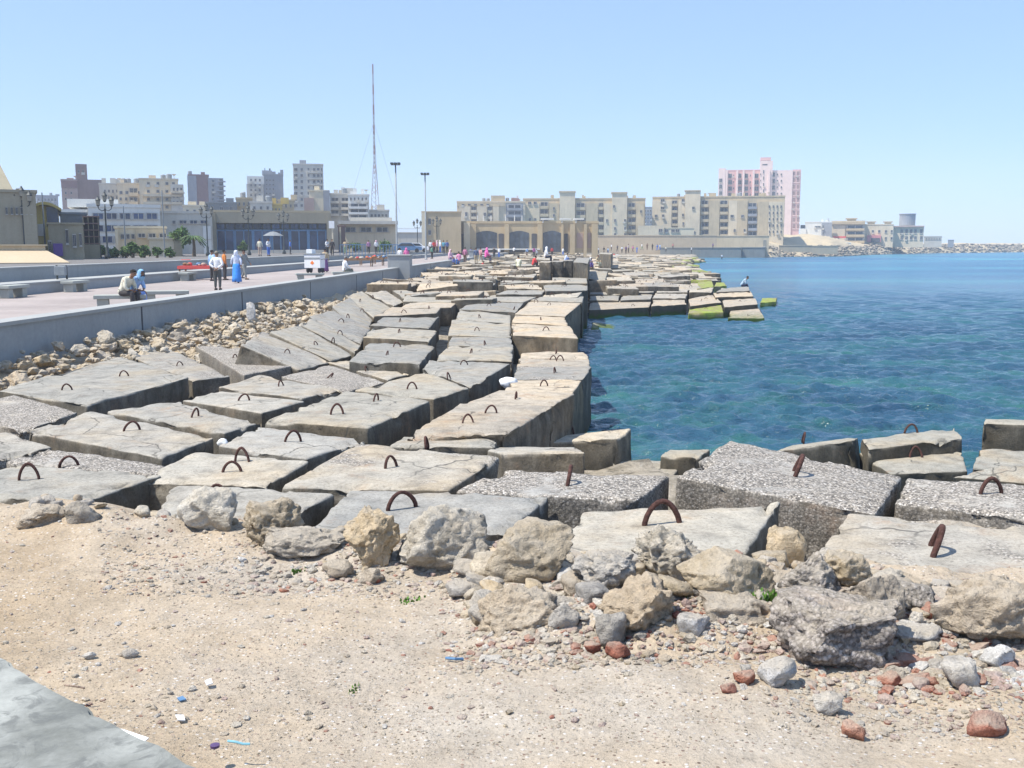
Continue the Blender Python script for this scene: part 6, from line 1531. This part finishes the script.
# people on the blocks
def blk(px, yh, yb, kd, rz, lab, z=None, **k):
    k.setdefault('s', 1.0)
    tall = {'sit': 1.36, 'lean': 1.22, 'squat': .98}.get(kd, 1.72); D = tall*F/(yb-yh); a = pp(px, yb, D); return person((a.x, D, a.z if z is None else z), kd, rz, lab, **k)
blk(481.5, 259, 269, 'squat', 90, 'child in red on the blocks below the parapet', top=RED, bot=(.4, .2, .2), s=.8)
blk(518.5, 257.5, 269, 'squat', 180, 'broad figure in a cream top sitting on the blocks with the back turned', top=(.72, .70, .52), bot=(.35, .35, .2), s=1.1)
blk(533, 256, 267, 'squat', 120, 'person in a red top sitting left of the standing blocks', top=RED, bot=DK)
blk(545.5, 252.5, 269, 'sit', 100, 'person in white with a white scarf and dark trousers sitting on the leftmost standing block', top=WH, bot=(.04, .05, .08), head='scarf', hc=WH, z=pp(545, 261.5, 64).z-.46)
blk(537, 267, 277.5, 'squat', 120, 'dark clothed person crouching at the foot of the standing blocks', top=DK, bot=DK)
blk(541, 269, 277.8, 'squat', 60, 'person in bright blue crouching against the leftmost standing block', top=(.05, .16, .60), bot=(.05, .16, .55))
blk(565, 253.5, 262, 'squat', 100, 'person in white and blue behind the rightmost standing block', top=(.6, .68, .85), bot=BL)
blk(588.5, 257.5, 268.5, 'squat', 40, 'person in white and purple crouching, left of the far block group', top=(.6, .55, .7), bot=(.2, .15, .4), head='scarf', hc=WH)
blk(592, 258, 268.5, 'squat', 300, 'person in crimson crouching in the middle of the far block group', top=(.5, .06, .2), bot=(.3, .05, .2))
blk(597.5, 255, 267.5, 'sit', 30, 'person in tan and olive sitting at the right of the far block group', top=TAN, bot=(.3, .32, .25))
blk(602, 261.5, 268.5, 'squat', 60, 'small dark red figure rightmost in the far block group', top=(.3, .08, .08), bot=DK)
blk(741.5, 274.5, 291.5, 'lean', 75, 'lone fisherman in a blue white shirt sitting hunched at the pier end', z=zp(289)-.40, s=.92, top=(.42, .55, .66), bot=(.03, .035, .07))
blk(690.5, 276.5, 283.5, 'squat', 60, 'person in white bending down by the green algae block', top=WH, bot=(.25, .2, .15))
# tiny far walkers
for k, (x, yh, h, c, bt, lab) in enumerate([(556, 244.5, 7, (.5, .45, .38), DK, 'far walker in tan before the arched hall'), (569.5, 243.5, 8, (.5, .4, .35), DK, 'far walker before the right end of the arched hall'), (586, 246, 7, WH, DK, 'far walker in white left of the red one'), (590, 244.5, 7.5, WH, BL, 'far walker in white and blue next to the red one'), (593.8, 242.5, 8, RED, RED, 'far walker all in red, easily seen before the beige wall'), (598.5, 247, 6.5, WH, DK, 'far walker in white right of the red one'),
        (611.5, 243.8, 6.6, WH, DK, 'far walker in white with black trousers before the beige wall'), (617.5, 245, 6.6, DK, DK, 'far dark walker right of the white shirted one'), (626, 246, 7.5, PUR, DK, 'far walker in dark purple, left of a close pair'), (628.5, 244, 8.5, (.55, .45, .45), DK, 'far walker in pale red, right of a close pair'), (642, 243.3, 6.5, WH, GRN, 'far walker in pale green'), (647.3, 243.2, 6.5, BRN, BRN, 'far walker in brown, slim'), (652.5, 243.6, 6.3, DK, DK, 'far slim dark walker left of the blue ones'),
        (657.3, 244, 6.6, (.05, .2, .7), BL, 'far walker in bright blue'), (660, 244, 6, LBL, BL, 'far walker in light blue'), (673, 243.3, 5.6, (.5, .2, .18), DK, 'far walker in rusty red'), (685, 244, 5, DK, DK, 'far dark walker above the quay'), (691.5, 246.5, 7, WH, DK, 'far figure in white standing at the quay edge'), (713, 243, 5.5, PUR, DK, 'far walker in dark purple at the right of the wall'),
        (614, 252.8, 6.5, RED, PUR, 'far figure in red among the distant blocks'), (617.5, 253, 6.5, WH, DK, 'far figure in white among the distant blocks'), (683, 254, 6, (.5, .6, .75), BL, 'far figure in blue at the distant waterline'), (686.5, 256, 5, (.08, .2, .5), BL, 'far crouched figure in dark blue at the distant waterline'), (722, 254, 6, WH, DK, 'far angler standing on the low rocks under the quay'), (650.5, 261, 4, WH, DK, 'far figure in white lying on the distant blocks'), (672, 259.5, 5, (.5, .65, .75), BL, 'far figure in pale blue on the distant blocks'),
        (514, 246.5, 9, WH, DK, 'person in a white top behind the second pillar'), (534, 247, 10, (.4, .12, .3), DK, 'person in dark red right of the second pillar'), (536.5, 249, 9, WH, DK, 'person in white right of the second pillar beside the dark red one')]):
    D = 1.72*F/h; a = pp(x, yh, D); person((a.x, D, a.z-1.72), ['stand', 'walk', 'talk'][k % 3], 47*k, lab, top=c, bot=bt)

rgp = random.Random(5); CL = [WH, WH, RED, DK, BL, TAN, PNK, LBL, CRM, PUR, GRN]; CN = ['white', 'off white', 'red', 'black', 'blue', 'tan', 'pink', 'light blue', 'cream', 'purple', 'green']
for k, (x, yh, h, ci, wh) in enumerate([(596, 245.5, 7, 8, 'just right of the all red walker'), (604, 246.5, 7, 3, 'between the arched hall corner and the white shirted far walker'), (608, 247.5, 7.5, 7, 'above the dark standing block'), (622, 246, 6.8, 1, 'left of the dark purple and pale red pair'), (633, 245.5, 6.6, 6, 'left of the pale green far walker'), (637, 246.5, 6.6, 4, 'a step left of the pale green far walker'), (666, 246, 6, 8, 'between the blue far walkers and the rusty red one'),
        (578, 247, 8, 9, 'before the right niche of the arched hall'), (563, 247.5, 8.5, 0, 'before the third arched opening'), (552, 247, 9, 2, 'before the third arched opening near its left jamb'), (527, 247.5, 9.5, 7, 'before the second arched opening'), (499, 247, 11, 0, 'left of the second pillar'), (494, 247.3, 11, 3, 'two steps left of the second pillar'), (471, 247.5, 12, 4, 'behind the seated women group, taller'),
        (625, 257, 6.5, 0, 'on the distant blocks right of the far group'), (633, 258.5, 6, 3, 'on the distant blocks farther right of the far group'), (641, 256, 6, 2, 'on the distant blocks, alone'), (606, 257, 8, 6, 'on the far blocks just right of the tan sitter'), (578, 256, 9, 10, 'on the far blocks behind the big dark block'), (556, 256, 10, 2, 'behind the middle standing block'), (525, 256.5, 10.5, 9, 'between the cream and the red sitters')]):
    D = 1.72*F/h; a = pp(x, yh, D); person((a.x, D, a.z-1.72), ['stand', 'walk', 'talk'][k % 3], 61*k, 'far figure in %s, %s' % (CN[ci], wh), top=CL[ci], bot=[DK, BRN, BL][k % 3])

# ---- white handcart
root = tag(empty('handcart', on_prom(315, 273)), 'white boxy vendor handcart with small wheels and an orange emblem', 'handcart'); root.rotation_euler.z = R(-14)
MB().box(-.62, -.42, .36, .62, .42, 1.32).build('body', M['whitepaint'], root, bevel=.03)
MB().box(-.66, -.46, 1.325, .66, .46, 1.40).build('lid', M['metal_grey'], root, bevel=.01)
MB().box(-.625, -.432, .98, .625, -.423, 1.12).build('side_stripe', M['metal_grey'], root)
MB().prism([(-.16, .72), (0, .60), (.16, .72), (0, .90)], -.432, -.423).build('emblem', M['orange'], root)
for x in (-.45, .45):
    w = MB().lathe([(.05, -.05), (.2, -.05), (.22, 0), (.2, .05), (.05, .05)], 16); w.v = [(a[0]*0+a[2], a[1], a[0]) for a in w.v]; w.build('wheel', M['tyre'], root, (x, -.2, .22)); w.build('wheel', M['tyre'], root, (x, .3, .22))
MB().tube([(.62, -.3, .95), (.95, -.3, 1.05), (.95, .3, 1.05), (.62, .3, .95)], .025, 6).build('handle', M['metal_grey'], root)
MB().box(-.5, -.3, 1.402, -.05, .3, 1.7).build('glass_case', M['whitepaint'], root, bevel=.02)

# ---- stalls and goods
def stall(loc, w, d, h, top, label, n, cols, rz=0, legs=True):
    root = tag(empty('stall_table', loc, R(rz)), label, 'stall'); MB().box(-w/2, -d/2, h-.08, w/2, d/2, h).build('tabletop', M[top], root)
    MB().box(-w/2+.002, -d/2-.012, h-.18, w/2-.002, -d/2-.002, h-.081).build('cloth_edge', M[top], root)
    for x in (-w/2+.1, w/2-.1):
        for y in (-d/2+.1, d/2-.1): MB().box(x-.04, y-.04, 0, x+.04, y+.04, h-.081).build('leg', M['wood'], root)
    return root
GOODS = {}
def goods(base, w, d, h, n, lab, rz, sd):
    rg = random.Random(sd)
    for k in range(n):
        a = rg.uniform(-w/2+.1, w/2-.1); b = rg.uniform(-d/2+.1, d/2-.1); s = rg.uniform(.09, .18); c = rg.choice(['orange', 'white_stone', 'redcloth', 'wood', 'awning', 'metal_blue', 'pinkstone'])
        mb = MB().lathe([(s*.7, 0), (s, s*.5), (s*.9, s*.9), (s*.3, s*1.2)], 10); o = mb.build('goods_basket', M[c], None, Vector(base)+Matrix.Rotation(R(rz), 3, 'Z') @ Vector((a, b, h)), smooth=True); tag(o, lab, 'basket', lab.split(' on ')[0]+'s')
p = on_prom(203, 279.5); stall(p, 2.6, 1.1, .8, 'redcloth', 'vendor table with a red orange cloth left of the standing group', 0, [], -4); goods(p, 2.6, 1.1, .8, 14, 'small heap of wares on the red clothed vendor table', -4, 1)
p = on_prom(190, 277); q2 = tag(empty('deck_chair', p, R(35)), 'red cloth seat leaning against the landward wall left of the vendor table', 'chair')
MB().add([(-.3, 0, .1), (.3, 0, .1), (.3, .7, 1.1), (-.3, .7, 1.1), (-.3, .05, .06), (.3, .05, .06), (.3, .75, 1.06), (-.3, .75, 1.06)], [(0, 1, 2, 3), (7, 6, 5, 4), (0, 4, 5, 1), (1, 5, 6, 2), (2, 6, 7, 3), (3, 7, 4, 0)]).build('back', M['redcloth'], q2)
MB().box(-.3, -.6, .12, .3, -.002, .2).build('seat', M['redcloth'], q2)
for x in (-.28, .28): MB().box(x-.03, -.55, 0, x+.03, -.49, .118).build('leg', M['wood'], q2)
for k, (x, yb, w, lab) in enumerate([(359, 266.5, 2.6, 'left one of the long goods stands beyond the seated man'), (372, 265.5, 2.4, 'middle one of the long goods stands, most heaped'), (384, 264, 2.2, 'right one of the long goods stands near the standing couple')]):
    p = on_prom(x, yb); stall(p, w, 1.0, .75, 'wood', lab, 0, [], -3); goods(p, w, 1.0, .75, 12, 'small heap of wares on the far wooden goods stands', -3, 10+k)
# parasols before the blue hall
for x, yt, D, c, lab in [(273, 231.5, 130, 'bluegrey', 'grey blue parasol before the middle of the blue glass hall')]:
    p = pp(x, yt, D); h = p.z-STREET_Z; root = tag(empty('parasol', (p.x, D, STREET_Z)), lab, 'parasol', None)
    MB().lathe([(1.35, h-.55), (.9, h-.28), (.4, h-.06), (.04, h)], 10).build('canopy', M['roofgrey'], root); MB().lathe([(.03, 0), (.03, h-.03)], 6).build('pole', M['metal_grey'], root)
# sign panel
p = pp(333, 252, 140); root = tag(empty('sign', (p.x, 140, STREET_Z)), 'white sign panel on a pale post right of the blue glass hall', 'sign')
h = pp(333, 221, 140).z-STREET_Z; MB().box(-.10, -.1, 0, .10, .1, h).build('post', M['cream'], root); MB().box(-.45, -.22, h-1.0, .3, -.102, h).build('panel', M['whitepaint'], root)
# blue railing and parked cars beyond the goods stands
for k, (x0, x1, lab) in enumerate([(340, 366, 'left stretch of blue metal railing behind the goods stands'), (380, 398, 'right stretch of blue metal railing behind the goods stands')]):
    D = 112; a = pp(x0, 250, D); c = pp(x1, 250, D); w = c.x-a.x; root = tag(empty('railing', (a.x, D, STREET_Z-.2)), lab, 'railing')
    for i in range(int(w/.35)+1): MB().box(i*.35-.03, -.03, 0, i*.35+.03, .03, 1.3).build('bar', M['metal_blue'], root)
    MB().box(0, -.04, 1.302, w, .04, 1.38).build('rail', M['metal_blue'], root)
def car(px, yt, D, col, label, rz=0):
    p = pp(px, yt, D); root = tag(empty('parked_car', (p.x, D, STREET_Z), R(rz)), label, 'car', 'cars parked behind the landward wall')
    prof = [(-2.05, .32), (2.0, .32), (2.1, .55), (2.0, .85), (1.1, .95), (.55, 1.42), (-.95, 1.44), (-1.7, .98), (-2.1, .9)]
    MB().prism(prof, -.82, .82).build('body', M[col], root, bevel=.06)
    win_ = [(.98, .97), (.5, 1.36), (-.9, 1.37), (-1.5, .99)]; MB().prism(win_, -.835, -.822).build('side_window', M['glass'], root); MB().prism(win_, .822, .835).build('side_window', M['glass'], root)
    for x in (-1.3, 1.3):
        for y in (-.75, .75):
            w = MB().lathe([(.1, -.09), (.3, -.09), (.32, 0), (.3, .09), (.1, .09)], 16); w.v = [(a[0], a[2], a[1]) for a in w.v]; w.build('wheel', M['tyre'], root, (x, y, .32))
car(281, 246, 165, 'whitepaint', 'white parked car above the wall left of the handcart', 4); car(300, 245.5, 172, 'whitepaint', 'second white parked car above the wall right behind the first', 2); car(408, 244.5, 150, 'metal_blue', 'pale blue parked car near the first floodlight pole', 5); car(416, 243.5, 158, 'whitepaint', 'white parked car right of the pale blue one', 3)
# ------------------------------------------------------------------ light
SUN_EL = R(60); SUN_AZ = math.atan2(-.93, -.33)        # compass style: x = sin, y = cos (left and a little behind)
sx, sy, sz = math.sin(SUN_AZ)*math.cos(SUN_EL), math.cos(SUN_AZ)*math.cos(SUN_EL), math.sin(SUN_EL)
sd = bpy.data.lights.new('sun', 'SUN'); sd.energy = 4.6; sd.angle = R(.5); sd.color = (1, .95, .86)
so = bpy.data.objects.new('sun', sd); COL.objects.link(so); so.rotation_euler = Vector((sx, sy, sz)).to_track_quat('Z', 'Y').to_euler()
w = bpy.data.worlds.new('World'); scene.world = w; w.use_nodes = True
nt = w.node_tree; bg = nt.nodes['Background']; sk = nt.nodes.new('ShaderNodeTexSky'); sk.sky_type = 'NISHITA'; sk.sun_disc = False
sk.sun_elevation = SUN_EL; sk.sun_rotation = SUN_AZ; sk.altitude = 0; sk.air_density = 1.0; sk.dust_density = .3; sk.ozone_density = 3.0
mx = nt.nodes.new('ShaderNodeMix'); mx.data_type = 'RGBA'; mx.blend_type = 'MULTIPLY'; mx.inputs[0].default_value = 1; mx.inputs[7].default_value = (.77, .85, 1.13, 1)
nt.links.new(sk.outputs[0], mx.inputs[6]); m2 = nt.nodes.new('ShaderNodeMix'); m2.data_type = 'RGBA'; m2.inputs[0].default_value = .5; m2.inputs[7].default_value = (2.5, 3.65, 5.2, 1)
nt.links.new(mx.outputs[2], m2.inputs[6]); nt.links.new(m2.outputs[2], bg.inputs['Color']); bg.inputs['Strength'].default_value = .13
vs = scene.view_settings; vs.view_transform = 'Standard'; vs.look = 'None'; vs.gamma = 1; vs.exposure = .6; vs.use_curve_mapping = False
# ------------------------------------------------------------------ sea haze
if HAZE:
    hz = MB().box(-700, -80, -3.2, 760, 1200, 75).build('haze', []) if False else None
    mb = MB().box(-700, -80, -3.2, 760, 1200, 75); me = mesh('haze', mb.v, mb.f)
    ho = kind(obj('haze', me), 'stuff'); tag(ho, 'thin pale blue sea haze over the whole shore', 'haze')
    hm = bpy.data.materials.new('sea_haze'); hm.use_nodes = True; t = hm.node_tree; t.nodes.remove(t.nodes['Principled BSDF'])
    pv = t.nodes.new('ShaderNodeVolumePrincipled'); pv.inputs['Color'].default_value = (.80, .88, 1, 1); pv.inputs['Density'].default_value = HAZE; pv.inputs['Anisotropy'].default_value = .1
    t.links.new(pv.outputs[0], t.nodes['Material Output'].inputs['Volume']); me.materials.append(hm)
scene.cycles.volume_bounces = 1
print('OBJECTS', len(bpy.data.objects))
